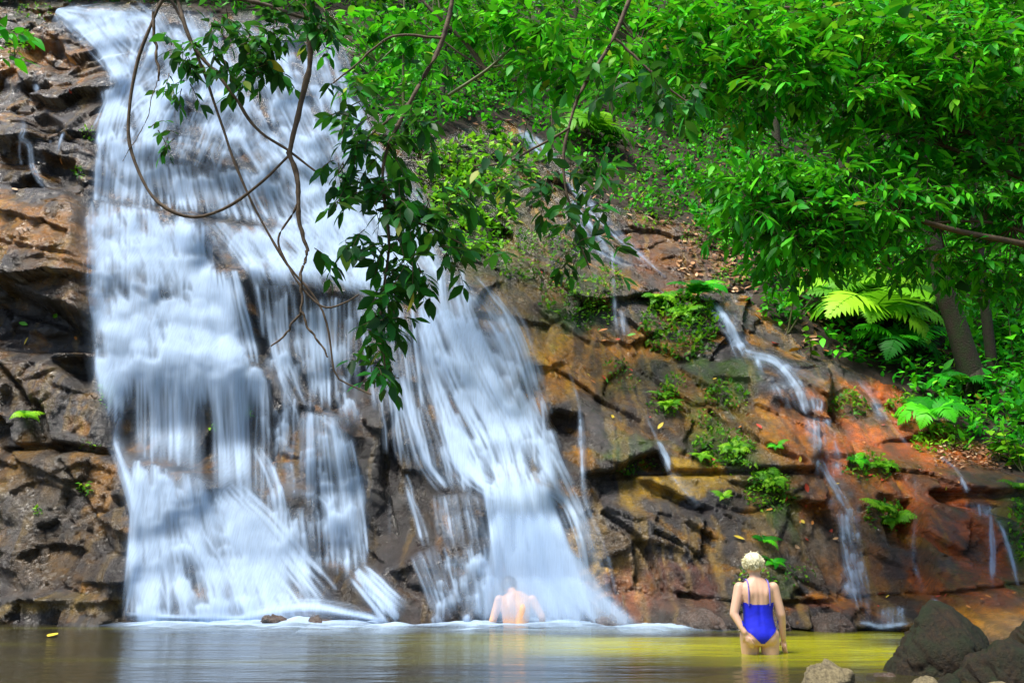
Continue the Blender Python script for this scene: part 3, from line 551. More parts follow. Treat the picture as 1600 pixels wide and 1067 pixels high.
mp = t.n("ShaderNodeMapping", {"Vector": oc, "Scale": (.55, 2.2, 1.)}); w1 = t.tex(1.3, 4, .55, mp.outputs[0]); mp2 = t.n("ShaderNodeMapping", {"Vector": oc, "Scale": (1.6, 7., 1.)}); w2 = t.tex(1.5, 3, .5, mp2.outputs[0])
bm_ = t.bump(t.math('ADD', w1.outputs[0], t.math('MULTIPLY', w2.outputs[0], .35)), .30, .10)
gl = t.n("ShaderNodeBsdfGlossy", {"Color": (.86, .88, .90), "Roughness": .13, "Normal": bm_}); fr = t.n("ShaderNodeFresnel", {"IOR": 1.33, "Normal": bm_})
yel = t.attr("yellow_tint"); murk = t.n("ShaderNodeBsdfDiffuse", {"Color": t.mix(yel.outputs["Fac"], (.040, .034, .013), (.44, .44, .008))}); tr = t.n("ShaderNodeBsdfTransparent", {"Color": (.80, .78, .50)})
body = t.n("ShaderNodeMixShader", {0: .78, 1: tr, 2: murk})
POOL = t.surf(t.n("ShaderNodeMixShader", {0: t.math('MULTIPLY', fr.outputs[0], .9), 1: body, 2: gl}))
yellow_mask = np.clip(1.9 * np.exp(-(((BX - 3.0) / 2.6) ** 2 + ((BY - 10.6) / 1.5) ** 2)) * np.clip(.5 + 1.0 * fbm(BX * .35 + .2 * BY, BY * 1.1, 205, 2), 0, 1) + .25 * np.clip(fbm(BX * .3, BY * 1.8, 207, 3), 0, 1), 0, 1)  # yellow-green patch and bands mixed into the pool's murk colour
tag(new_obj("pool", np.stack([BX, BY, 0 * BX], -1), bq, POOL, attrs={"yellow_tint": yellow_mask.ravel()}), "calm olive pool at the foot of the waterfall", kind="structure")
# foam where the fall meets the pool
fx = np.arange(-6.6, 3.6, .03); fy = np.arange(11.6, 14.6, .03); FX, FY = np.meshgrid(fx, fy); qx, qy = project(FX, FY, 0 * FX)
shore = F(FX, 0 * FX + .02)
d_ = shore - FY                                          # metres out from the rock
src = sum(k * np.exp(-((qx - c) / w) ** 2) for c, w, k in ((230, 60, .7), (340, 80, .9), (470, 100, 1.1), (600, 50, .9), (730, 60, .7), (860, 110, 1.6), (980, 90, 1.3)))
reach = .3 + .9 * np.clip(src, 0, 1.3)
fa = np.clip(src, 0, 1) * np.clip(1.15 - d_ / (1.25 * reach), 0, 1) ** 1.6 * np.clip(.75 + .5 * fbm(FX * 1.2, FY * 5, 211, 4), 0, 1)
fa = np.where(d_ < -.3, 0, fa); ii = np.arange(FX.size).reshape(FX.shape); q = np.stack([ii[:-1, :-1], ii[:-1, 1:], ii[1:, 1:], ii[1:, :-1]], -1).reshape(-1, 4)
q = q[fa.ravel()[q].max(1) > .01]; u, inv = np.unique(q, return_inverse=True)
fz = .012 + .10 * blur(fa, 3) * (.6 + .4 * fbm(FX * 3, FY * 6, 213, 3))
tag(new_obj("foam", np.stack([FX, FY, fz], -1).reshape(-1, 3)[u], inv.reshape(-1, 4).astype(np.int32), WATER_FALL, attrs={"alpha": np.clip(fa.ravel()[u], 0, .95)}), "white foam and spray on the pool below the fall", kind="stuff")

# ------------------------------------------------------------------ loose boulders
t = NT("shaded_mossy_boulder"); oc = t.coord(); n1 = t.tex(3.2, 6, .62, oc); n2 = t.tex(30, 6, .7, oc); ge = t.n("ShaderNodeNewGeometry"); sx = t.n("ShaderNodeSeparateXYZ", {0: ge.outputs["Normal"]})
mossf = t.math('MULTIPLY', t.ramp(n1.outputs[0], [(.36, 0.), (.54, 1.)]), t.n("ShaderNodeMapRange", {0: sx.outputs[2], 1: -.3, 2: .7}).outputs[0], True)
cc = t.mix(mossf, t.mix(t.ramp(n2.outputs[0], [(.4, 0.), (.65, 1.)]), (.008, .0045, .002), (.030, .016, .005)), t.mix(n2.outputs[0], (.004, .007, .001), (.012, .020, .003)))  # rock and moss tones darkened to carry the shade of overhead trees
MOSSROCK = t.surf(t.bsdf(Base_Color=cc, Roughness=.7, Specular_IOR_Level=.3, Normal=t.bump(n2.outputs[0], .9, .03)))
t = NT("bare_boulder"); oc = t.coord(); n1 = t.tex(5, 7, .65, oc); n2 = t.tex(40, 6, .7, oc)
BAREROCK = t.surf(t.bsdf(Base_Color=t.mix(t.ramp(n2.outputs[0], [(.38, 0.), (.66, 1.)]), t.ramp(n1.outputs[0], [(.3, (.05, .04, .025)), (.65, (.15, .115, .05))]), (.26, .21, .11)), Roughness=.6, Normal=t.bump(n2.outputs[0], .9, .03)))
t = NT("wet_boulder"); oc = t.coord(); n1 = t.tex(4, 7, .65, oc); n2 = t.tex(35, 6, .7, oc)
WETROCK = t.surf(t.bsdf(Base_Color=t.mix(t.ramp(n2.outputs[0], [(.4, 0.), (.7, 1.)]), t.ramp(n1.outputs[0], [(.3, (.018, .013, .011)), (.6, (.07, .035, .02)), (.8, (.13, .06, .03))]), (.12, .10, .085)), Roughness=.22, Normal=t.bump(n2.outputs[0], .9, .03)))
def boulder(name, loc, pts, mat, label, seed, group=None, rough=.05, cat="boulder"):
    """a stone from its corner points: hull, rounded, chipped"""
    bm = bmesh.new()
    for p in pts: bm.verts.new(p)
    bmesh.ops.convex_hull(bm, input=bm.verts)
    for v in [v for v in bm.verts if not v.link_faces]: bm.verts.remove(v)
    bmesh.ops.triangulate(bm, faces=bm.faces)
    for k_ in range(6):
        if k_ in (3, 4):
            for _ in range(3): bmesh.ops.smooth_vert(bm, verts=bm.verts, factor=.5, use_axis_x=True, use_axis_y=True, use_axis_z=True)
        es = [e for e in bm.edges if e.calc_length() > .03]
        if not es or len(bm.faces) > 14000: continue
        bmesh.ops.subdivide_edges(bm, edges=es, cuts=1); bmesh.ops.triangulate(bm, faces=bm.faces)
    bm.normal_update()
    co = np.array([v.co for v in bm.verts]); no = np.array([v.normal for v in bm.verts])
    a = fbm(co[:, 0] * 3.1 + co[:, 2] * 1.7, co[:, 1] * 3.1 - co[:, 2] * 2.3, seed, 4)
    h, e = facets(co[:, 0] * 4 + co[:, 2] * 2, co[:, 1] * 3 - co[:, 2] * 3.4, seed + 5)
    co = co + no * (rough * a * .7 + rough * .7 * h - rough * .5 * np.exp(-(e / .06) ** 2) + .012 * fbm(co[:, 0] * 19 + co[:, 2] * 9, co[:, 1] * 19 - co[:, 2] * 12, seed + 9, 3))[:, None]
    fs = np.array([[v.index for v in f.verts] for f in bm.faces], np.int32) if not bm.verts.index_update() else None
    bm.free()
    o = new_obj(name, co, fs, mat); o.location = loc
    return tag(o, label, cat, group)
def lump(rx, ry, rz, n, seed, flat=.3):
    r = np.random.default_rng(seed); v = r.normal(size=(n, 3)); v /= np.linalg.norm(v, axis=1)[:, None]
    v[:, 2] = np.where(v[:, 2] < -flat, -flat, v[:, 2]); return v * [rx, ry, rz]
g = at(1478, 1067, 8.15); g[2] = -.02
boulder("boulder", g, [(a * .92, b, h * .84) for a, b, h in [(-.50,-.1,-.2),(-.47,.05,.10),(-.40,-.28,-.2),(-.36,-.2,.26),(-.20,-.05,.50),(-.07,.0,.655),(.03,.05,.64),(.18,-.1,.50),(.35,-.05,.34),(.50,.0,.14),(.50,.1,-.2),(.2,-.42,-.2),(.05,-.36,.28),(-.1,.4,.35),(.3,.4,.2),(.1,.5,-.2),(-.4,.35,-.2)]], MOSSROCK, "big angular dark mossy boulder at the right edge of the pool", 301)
g = at(1570, 1060, 7.7); g[2] = 0
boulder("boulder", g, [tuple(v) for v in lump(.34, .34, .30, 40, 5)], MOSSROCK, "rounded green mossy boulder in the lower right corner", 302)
g = at(1535, 1066, 7.75); g[2] = -.06
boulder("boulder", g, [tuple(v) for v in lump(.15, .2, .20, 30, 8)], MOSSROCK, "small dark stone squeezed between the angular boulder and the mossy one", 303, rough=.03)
g = at(1650, 1005, 9.3); g[2] = 0
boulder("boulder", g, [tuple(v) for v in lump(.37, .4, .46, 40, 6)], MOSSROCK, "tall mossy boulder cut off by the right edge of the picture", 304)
g = at(1287, 1080, 7.6); g[2] = 0
boulder("boulder", g, [(-.26,0,-.1),(-.22,-.15,-.1),(-.1,-.05,.14),(.0,.0,.185),(.05,.05,.17),(.2,-.1,.06),(.24,.1,-.1),(0,.25,-.1),(0,-.25,-.1),(.14,-.2,.04)], BAREROCK, "low tan rock peaking out of the water beside the big boulder", 305, rough=.03)
g = at(1445, 1075, 7.45); g[2] = -.02
boulder("stone", g, [tuple(v) for v in lump(.10, .12, .09, 26, 11)], BAREROCK, "pale flat stone in front of the big angular boulder", 306, rough=.02, cat="stone")
g = at(1482, 1075, 7.5); g[2] = -.02
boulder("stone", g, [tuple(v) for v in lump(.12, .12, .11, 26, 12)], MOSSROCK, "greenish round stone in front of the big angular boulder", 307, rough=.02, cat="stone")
g = at(1560, 1085, 7.3); g[2] = -.03
boulder("stone", g, [tuple(v) for v in lump(.16, .14, .07, 26, 13)], BAREROCK, "light stone at the very bottom under the mossy corner boulder", 308, rough=.02, cat="stone")
g = at(1378, 1061, 8.0); g[2] = -.03
boulder("stone", g, [tuple(v) for v in lump(.13, .16, .055, 26, 14)], WETROCK, "flat black wet stone just breaking the water surface", 309, rough=.015, cat="stone")
for px, py, Y, r, lab, sd in [(430,970,13.25,(.36,.3,.17),"wide wet rock in the foam at the foot of the left apron",320),(505,972,13.1,(.22,.22,.13),"small wet rock in the foam beside the wider wet rock",321),
      (1100,972,12.75,(.42,.4,.22),"low red brown rock at the waterline behind the bather in blue",322),(1170,968,12.7,(.34,.4,.3),"rounded rust rock at the waterline right of the bather in blue",323),(1215,975,12.55,(.24,.3,.22),"small dark rock left of the little pool cascade",324),(960,972,12.95,(.3,.3,.2),"reddish rock at the edge of the foam",325),(1300,972,12.4,(.3,.3,.2),"brown rock between the two spouts of the little cascade",326)]:
    g = at(px, py, Y); g[2] = 0
    boulder("rock", g, [tuple(v) for v in lump(*r, 40, sd)], WETROCK, lab, sd, rough=.05, cat="rock")

# ------------------------------------------------------------------ people
def mat_plain(name, c, rough=.5, bump=0., scale=60., var=.15, sub=0.):
    t = NT(name); n = t.tex(scale, 4, .6, t.coord()); k = dict(Base_Color=t.mix(n.outputs[0], tuple(x * (1 - var) for x in c), tuple(min(1, x * (1 + var)) for x in c)), Roughness=rough)
    if bump: k["Normal"] = t.bump(n.outputs[0], bump, .01)
    if sub: k["Subsurface_Weight"] = sub; k["Subsurface_Scale"] = .02; k["Subsurface_Radius"] = (1., .35, .2)
    return t.surf(t.bsdf(**k))
SKIN = mat_plain("skin", (.70, .42, .28), .5, .25, 12, .16, .15); SKIN2 = mat_plain("wet_skin", (.88, .44, .20), .4, .25, 12, .16, .15)
SUIT = mat_plain("blue_swimsuit", (.002, .010, .62), .75, .5, 14, .45); STRAP = mat_plain("lilac_strap", (.20, .16, .62), .5); BLOND = mat_plain("blond_hair", (.88, .75, .50), .6, .6, 90, .3); DARKHAIR = mat_plain("dark_hair", (.03, .02, .015), .4, .6, 90, .2); TRUNKS = mat_plain("swim_trunks", (.16, .14, .50), .6)
def capsules(segs, vox, smooth=6, loft=None):
    """one continuous skin round a set of tapered limbs: [(p, q, rp, rq, flatten)]"""
    bm = bmesh.new()
    for s in segs:
        p, q = Vector(s[0]), Vector(s[1]); rp, rq = s[2], s[3]; fl = s[4] if len(s) > 4 else (1, 1)
        d = q - p; L = max(d.length, 1e-4); ax = d / L
        ref = Vector((1, 0, 0)) if abs(ax.x) < .9 else Vector((0, 1, 0))
        e2 = ax.cross(ref).normalized(); e1 = e2.cross(ax).normalized()          # e1 as near to +x as the limb lets it
        rings = [(-rp * math.sin(a), rp * math.cos(a)) for a in (1.25, .8, .35)] + [(0, rp), (L * .5, (rp + rq) / 2), (L, rq)] + [(L + rq * math.sin(a), rq * math.cos(a)) for a in (.35, .8, 1.25)]
        vs_ = [[bm.verts.new(p + ax * h + (e1 * math.cos(2 * math.pi * k / 14) * fl[0] + e2 * math.sin(2 * math.pi * k / 14) * fl[1]) * r) for k in range(14)] for h, r in rings]
        for a, b in zip(vs_, vs_[1:]):
            for k in range(14): bm.faces.new((a[k], a[(k + 1) % 14], b[(k + 1) % 14], b[k]))
        bm.faces.new(vs_[0][::-1]); bm.faces.new(vs_[-1])
    if loft:
        L_ = smooth_path(loft, 40); vs_ = [[bm.verts.new((cx + rx * math.cos(a) * (1 - .06 * math.cos(2 * a)), cy + ry * math.sin(a), z)) for a in [2 * math.pi * k / 28 for k in range(28)]] for z, cx, cy, rx, ry in L_]
        for a, b in zip(vs_, vs_[1:]):
            for k in range(28): bm.faces.new((a[k], a[(k + 1) % 28], b[(k + 1) % 28], b[k]))
        bm.faces.new(vs_[0][::-1]); bm.faces.new(vs_[-1])
    me = bpy.data.meshes.new("tmp"); bm.to_mesh(me); bm.free(); o = bpy.data.objects.new("tmp", me); COL.objects.link(o)
    m = o.modifiers.new("r", 'REMESH'); m.mode = 'VOXEL'; m.voxel_size = vox; m2 = o.modifiers.new("s", 'SMOOTH'); m2.iterations = smooth; m2.factor = .5
    dg = bpy.context.evaluated_depsgraph_get(); ev = o.evaluated_get(dg); em = ev.to_mesh()
    v = np.array([x.co for x in em.vertices]); f = [tuple(p.vertices) for p in em.polygons]; nn = np.array([x.normal for x in em.vertices]); ev.to_mesh_clear()
    bpy.data.objects.remove(o); bpy.data.meshes.remove(me)
    return v, f, nn
def hand(w, d, side, r=.0105, curl=.35):
    """palm, four unequal fingers and a thumb from the wrist w along d; side points to the thumb"""
    w, d, s = Vector(w), Vector(d).normalized(), Vector(side); s = (s - d * s.dot(d)).normalized(); n = d.cross(s)
    out = [(w, w + d * .075 , .024, .030, (1.0, .55))]
    for k, (o_, l) in enumerate(((.030, .068), (.010, .078), (-.011, .072), (-.031, .056))):
        a = w + d * .08 + s * o_; b = a + (d + s * o_ * 2).normalized() * l * .5; c = b + (d * (1 - curl) + n * curl).normalized() * l * .5
        out += [(a - d * .02, b, r, r * .92), (b, c, r * .92, r * .75)]
    a = w + d * .025 + s * .026; b = a + (d * .6 + s * .75).normalized() * .045; c = b + (d * .9 + s * .3).normalized() * .03
    return out + [(a, b, .013, .011), (b, c, .011, .0085)]
def patch(name, v, f, nn, cond, off, mat, parent):
    keep = [q for q in f if all(cond[i] for i in q)]; u = sorted({i for q in keep for i in q}); mp_ = {i: k for k, i in enumerate(u)}
    return new_obj(name, v[u] + nn[u] * off, [tuple(mp_[i] for i in q) for q in keep], mat, parent)
def eyes_ears(parent): pass
# --- the woman in blue, wading away from the camera (local: +y is away, z = 0 at her soles)
wg = at(1188, 1020, 9.62); root = empty("person", (wg[0], wg[1], -.70), "person in a royal blue swimsuit with short blond hair, wading away from the camera", "person")
V3 = lambda *a: Vector(a)
hip, chest, neck, head = V3(0, 0, .88), V3(.0, .03, 1.20), V3(.0, .035, 1.385), V3(-.01, .075, 1.515)
wloft = [(.775, 0, -.01, .135, .085), (.83, 0, -.012, .150, .112), (.88, 0, -.010, .155, .116), (.95, 0, .0, .143, .10), (1.03, 0, .012, .132, .088), (1.10, 0, .02, .134, .088), (1.18, 0, .03, .150, .098), (1.25, 0, .032, .160, .10), (1.30, 0, .03, .158, .084), (1.345, 0, .03, .112, .066), (1.385, 0, .034, .068, .052)]
segs = [ (V3(-.075, -.055, .84), V3(-.072, -.05, .87), .075, .075), (V3(.075, -.055, .84), V3(.072, -.05, .87), .075, .075), (V3(-.06, .10, 1.17), V3(.06, .10, 1.17), .06, .06),
  (V3(0, .03, 1.30), V3(-.005, .05, 1.43), .062, .05), (V3(-.008, .07, 1.475), V3(-.01, .068, 1.535), .072, .083, (1, 1.15)), (V3(-.01, .14, 1.46), V3(-.01, .12, 1.50), .035, .05), (V3(-.01, .165, 1.492), V3(-.01, .170, 1.480), .010, .013),
  (V3(-.092, .07, 1.495), V3(-.092, .072, 1.515), .012, .012), (V3(.072, .07, 1.495), V3(.072, .072, 1.515), .012, .012),
  (V3(-.092, -.005, .86), V3(-.085, .06, .47), .093, .062), (V3(-.085, .06, .47), V3(-.085, .0, .10), .055, .036), (V3(-.085, -.02, .05), V3(-.09, .13, .03), .035, .03),
  (V3(.092, -.005, .86), V3(.085, -.03, .47), .093, .062), (V3(.085, -.03, .47), V3(.085, -.18, .12), .055, .036), (V3(.085, -.19, .07), V3(.09, -.05, .03), .035, .03),
  (V3(-.158, .03, 1.295), V3(-.235, -.035, 1.06), .054, .042), (V3(-.235, -.035, 1.06), V3(-.165, -.135, .90), .041, .026),
  (V3(.158, .03, 1.295), V3(.212, .0, 1.05), .054, .042), (V3(.212, .0, 1.05), V3(.236, .06, .83), .041, .026)]
segs += hand((-.165, -.135, .90), (.45, -.12, -1), (-.6, .6, .4)) + hand((.236, .06, .83), (.10, .15, -1), (-.3, 1, 0))
v, f, nn = capsules(segs, .0085, 7, [(a, b, c_, d_ * 1.06, e_ * 1.06) for a, b, c_, d_, e_ in wloft])
bk = (v[:, 1] < .03) & (np.abs(v[:, 0]) < .15)
v[:, 1] += bk * (.010 * np.exp(-(v[:, 0] / .016) ** 2) * np.exp(-((v[:, 2] - 1.15) / .17) ** 2) - .012 * np.exp(-(((np.abs(v[:, 0]) - .078) / .035) ** 2 + ((v[:, 2] - 1.235) / .06) ** 2)) + .006 * np.exp(-(((np.abs(v[:, 0]) - .045) / .02) ** 2 + ((v[:, 2] - 1.23) / .07) ** 2)))
new_obj("body", v, f, SKIN, root)
x_, y_, z_ = v.T
legc = .80 + np.clip(np.abs(x_) - .02, 0, 1) * .95 + .02 * (y_ > .03)
torso = (np.abs(x_) < np.where(z_ > 1.10, .143, np.where(z_ > 1.0, .155, .20))) & (z_ > legc) & (z_ < np.where(y_ < .03, 1.145 + .03 * (np.abs(x_) / .15) ** 2, 1.25))
arm = ((np.abs(x_) > .19) & (z_ > .9)) | ((np.abs(x_) > .188))
suit = patch("swimsuit", v, f, nn, torso & ~arm, .006, SUIT, root)
def strap_pts(s):
    out = []
    for tt in np.linspace(0, 1, 26):
        z = 1.14 + .235 * math.sin(tt * math.pi * .5) if tt < .75 else None
        x = s * (.098 - .004 * tt)
        if tt <= .7:
            zz = 1.135 + .225 * tt / .7; c = (np.abs(v[:, 0] - x) < .02) & (np.abs(v[:, 2] - zz) < .02)
            yy = v[c, 1].min() if c.any() else -.05; out.append((x, yy - .003, zz))
        else:
            k = (tt - .7) / .3; a = out[17] if len(out) > 17 else out[-1]
            out.append((x, -.0 + .02 + .10 * k, 1.372 - .05 * k * k))
    return out
def tube(pts, radii, sides=8):
    p = np.array(pts, float); n = len(p); r = np.broadcast_to(np.asarray(radii, float), (n,)); g = np.gradient(p, axis=0); g /= np.linalg.norm(g, axis=1)[:, None] + 1e-9
    ref = np.where(np.abs(g[:, 2:3]) > .9, [[1., 0, 0]], [[0, 0, 1.]]); a = np.cross(g, ref); a /= np.linalg.norm(a, axis=1)[:, None] + 1e-9; b = np.cross(g, a)
    th = np.arange(sides) * 2 * math.pi / sides
    v = p[:, None] + r[:, None, None] * (a[:, None] * np.cos(th)[None, :, None] + b[:, None] * np.sin(th)[None, :, None]); i = np.arange(n * sides).reshape(n, sides)
    j = np.roll(i, -1, 1); q = np.stack([i[:-1], j[:-1], j[1:], i[1:]], -1).reshape(-1, 4)
    return v.reshape(-1, 3), q
for s in (-1, 1):
    tv, tq = tube(strap_pts(s), .0065, 6); new_obj("strap", tv, tq, STRAP, suit)
hc = np.array([-.01, .062, 1.535]); hv, hf = [], []
r_ = np.random.default_rng(9); bmh = bmesh.new(); bmesh.ops.create_icosphere(bmh, subdivisions=5, radius=1.0); hv = np.array([q.co for q in bmh.verts]); hf = [tuple(q.index for q in p.verts) for p in bmh.faces]; bmh.free()
bumps = .03 * fbm(hv[:, 0] * 5 + hv[:, 2] * 3, hv[:, 1] * 5 - hv[:, 2] * 4, 331, 3) + .008 * np.abs(noise(hv[:, 0] * 14 + hv[:, 2] * 9, hv[:, 1] * 14 - hv[:, 2] * 11, 335))
hv2 = hv * (1 + bumps)[:, None] * [.096, .112, .088]; low = (hv2[:, 2] < -.035) & (hv2[:, 1] > -.03); hv2[:, 1] = np.where(hv2[:, 1] > .075, .075, hv2[:, 1])
hv2[:, 2] = np.where(hv2[:, 2] < -.055, -.055 + .2 * (hv2[:, 2] + .055), hv2[:, 2])
def hairdo(base, parent, mat, n, length, seed, drop=.5):
    """a cap of short strands lying over the head"""
    r = np.random.default_rng(seed); k = r.integers(0, len(base), n); p = base[k]; c0 = base.mean(0); o = p - c0; o /= np.linalg.norm(o, axis=1)[:, None]
    a = o * .22 + r.normal(0, .35, (n, 3)); a[:, 2] -= drop; a /= np.linalg.norm(a, axis=1)[:, None]; s = np.cross(a, r.normal(0, 1, (n, 3))); s /= np.linalg.norm(s, axis=1)[:, None]
    L = length * r.uniform(.5, 1.2, n)[:, None]; w = .0035; q = p - o * .006
    V = np.stack([q - s * w, q + s * w, q + a * L * .55 + s * w * .8, q + a * L * .55 - s * w * .8, q + a * L - o * L * .35], 1).reshape(-1, 3); b = np.arange(n) * 5 + len(base)
    F_ = hf + [(i, i + 1, i + 2, i + 3) for i in b] + [(i + 3, i + 2, i + 4) for i in b]
    return new_obj("hair", np.vstack([base, V]), F_, mat, parent)
hairdo(hv2 * [.97, .95, .95] + hc, root, BLOND, 3000, .05, 41, .8)

# --- the bather sitting under the right fall, back to the camera
bg_ = at(806, 976, 12.95); root = empty("person", (bg_[0], bg_[1], -.50), "person bathing bare-backed under the pouring right fall", "person")
bloft = [(.10, 0, -.02, .17, .13), (.22, 0, -.01, .185, .14), (.36, 0, .0, .165, .115), (.48, 0, .02, .165, .11), (.62, 0, .05, .185, .125), (.75, 0, .08, .20, .12), (.85, 0, .105, .195, .09), (.91, 0, .115, .13, .065), (.94, 0, .12, .07, .05)]
segs = [
  (V3(0, .12, .86), V3(-.06, .23, .94), .065, .055), (V3(-.075, .27, .96), V3(-.09, .30, 1.02), .078, .085, (1, 1.15)), (V3(-.10, .38, .95), V3(-.10, .37, .98), .035, .045), (V3(-.175, .30, .98), V3(-.175, .302, 1.0), .013, .013), (V3(.01, .30, .98), V3(.01, .302, 1.0), .013, .013),
  (V3(-.21, .11, .83), V3(-.29, .06, .58), .062, .048), (V3(-.29, .06, .58), V3(-.31, .16, .36), .046, .03), (V3(.21, .11, .83), V3(.33, .08, .62), .062, .05), (V3(.33, .08, .62), V3(.36, .20, .42), .048, .03),
  (V3(-.1, 0, .2), V3(-.18, .38, .16), .10, .075), (V3(.1, 0, .2), V3(.18, .38, .16), .10, .075), (V3(-.18, .38, .16), V3(-.14, .10, .02), .07, .045), (V3(.18, .38, .16), V3(.14, .10, .02), .07, .045)]
segs += hand((-.31, .16, .36), (-.05, .4, -1), (.4, 1, 0)) + hand((.36, .20, .42), (.1, .4, -.9), (-.4, 1, 0))
v, f, nn = capsules(segs, .0105, 7, bloft)
bk = (v[:, 1] < .10) & (np.abs(v[:, 0]) < .2)
v[:, 1] += bk * (.014 * np.exp(-(v[:, 0] / .02) ** 2) * np.exp(-((v[:, 2] - .6) / .22) ** 2) - .014 * np.exp(-(((np.abs(v[:, 0]) - .095) / .045) ** 2 + ((v[:, 2] - .74) / .08) ** 2)))
new_obj("body", v, f, SKIN2, root)
patch("swim_trunks", v, f, nn, (v[:, 2] < .43) & (np.abs(v[:, 0]) < .27), .008, TRUNKS, root)
hv2 = hv * (1 + .5 * bumps)[:, None] * [.096, .108, .098]; hv2[:, 1] = np.minimum(hv2[:, 1], .06); hairdo(hv2 + [-.088, .285, 1.025], root, DARKHAIR, 900, .05, 43)

# ------------------------------------------------------------------ foliage
def leaf_mat(name, dark, mid, light, per_object=False, gloss=.5, trans=.38):
    t = NT(name)
    r = t.n("ShaderNodeObjectInfo").outputs["Random"] if per_object else t.attr("tint").outputs["Fac"]
    c = t.ramp(r, [(.0, dark), (.55, mid), (.93, light), (.985, tuple(min(1, x * 1.2) for x in light)), (1., (.55, .42, .05))])
    n = t.tex(30, 3, .6, t.coord()); c = t.mix(t.math('MULTIPLY', n.outputs[0], .35), c, t.mix(.5, c, dark))
    p = t.bsdf(Base_Color=c, Roughness=gloss, Specular_IOR_Level=.25)
    tl = t.n("ShaderNodeBsdfTranslucent", {"Color": t.mix(.35, c, (.12, .34, .01))})
    return t.surf(t.n("ShaderNodeMixShader", {0: trans, 1: p, 2: tl}))
SETS = {"dark": ((.006,.040,.012), (.012,.12,.02), (.04,.32,.03)), "vivid": ((.006,.14,.004), (.028,.45,.006), (.14,.78,.012)), "lime": ((.06,.27,.008), (.17,.52,.010), (.34,.72,.02)),
        "mid": ((.005,.09,.005), (.022,.34,.006), (.13,.64,.012)), "moss": ((.02,.11,.004), (.07,.30,.006), (.26,.55,.01)), "wood": ((.003,.025,.003), (.008,.085,.007), (.02,.20,.012))}
LM = {k: leaf_mat("leaf_" + k, *v) for k, v in SETS.items()}; LO = {k: leaf_mat("leaf_" + k + "_single", *v, per_object=True) for k, v in SETS.items() if k in ("dark", "vivid", "lime", "mid")}
t = NT("bark"); n = t.tex(14, 6, .65, t.coord()); BARK = t.surf(t.bsdf(Base_Color=t.ramp(n.outputs[0], [(.3, (.035, .022, .012)), (.7, (.13, .085, .045))]), Roughness=.8, Normal=t.bump(n.outputs[0], .6, .02)))
t = NT("green_stem"); n = t.tex(14, 3, .6, t.coord()); STEM = t.surf(t.bsdf(Base_Color=t.mix(n.outputs[0], (.05, .08, .015), (.13, .12, .03)), Roughness=.6))
t = NT("mossy_bark"); n = t.tex(6, 6, .65, t.coord()); n2 = t.tex(40, 4, .6, t.coord()); MBARK = t.surf(t.bsdf(Base_Color=t.mix(t.ramp(n.outputs[0], [(.42, 0.), (.62, 1.)]), t.mix(n2.outputs[0], (.014, .010, .006), (.05, .032, .018)), (.018, .036, .004)), Roughness=.85, Normal=t.bump(n2.outputs[0], .8, .03)))
def leaf_template(aspect, st=((0, .02), (.14, .55), (.38, 1.), (.68, .72), (1, .0)), fold=.18, arch=.16):
    v, q = [], []
    for t_, w in st:
        hw = .5 * aspect * w; z = -arch * t_ * t_
        v += [(-hw, t_, z + fold * hw), (0, t_, z), (hw, t_, z + fold * hw)]
    for k in range(len(st) - 1):
        a, b = 3 * k, 3 * k + 3; q += [(a, a + 1, b + 1, b), (a + 1, a + 2, b + 2, b + 1)]
    return np.array(v), np.array(q)
T_OVAL = leaf_template(.44); T_LANCE = leaf_template(.30, ((0, .05), (.2, .8), (.45, 1.), (.75, .6), (1, 0)), .15, .22); T_HEART = leaf_template(.78, ((0, .5), (.12, .95), (.35, 1.), (.7, .55), (1, 0)), .12, .2); T_SMALL = leaf_template(.6, ((0, .1), (.4, 1.), (1, 0)), .2, .2); T_BIG = leaf_template(.5, ((0, .15), (.45, 1.), (1, 0)), .2, .2)
def frames(axis, nrm):
    a = axis / (np.linalg.norm(axis, axis=-1, keepdims=True) + 1e-9); x = np.cross(a, nrm); x /= np.linalg.norm(x, axis=-1, keepdims=True) + 1e-9
    return x, a, np.cross(x, a)
class Leaves:
    """leaf positions, axes, normals, sizes"""
    def __init__(s): s.p, s.a, s.n, s.l = [], [], [], []
    def add(s, p, a, n, l): s.p.append(p); s.a.append(a); s.n.append(n); s.l.append(l)
    def arr(s): return np.array(s.p, float), np.array(s.a, float), np.array(s.n, float), np.array(s.l, float)
    def __len__(s): return len(s.p)
def merged(name, L, T, mat, parent=None, kind=None, lo=0., hi=1., sel=None):
    p, a, n, l = L.arr()
    if sel is not None: p, a, n, l = p[sel], a[sel], n[sel], l[sel]
    if len(p) == 0: return None
    x, y, z = frames(a, n); tv, tq = T
    V = p[:, None] + l[:, None, None] * (tv[None, :, 0, None] * x[:, None] + tv[None, :, 1, None] * y[:, None] + tv[None, :, 2, None] * z[:, None])
    Q = (tq[None] + (np.arange(len(p)) * len(tv))[:, None, None]).reshape(-1, 4)
    tint = np.repeat(rng.uniform(lo, hi, len(p)), len(tv))
    o = new_obj(name, V.reshape(-1, 3), Q, mat, parent, attrs={"tint": tint})
    if parent is not None: o.matrix_parent_inverse = Matrix.Identity(4); o.location = -parent.location
    return tag(o, kind=kind) if kind else o
_tm = {}
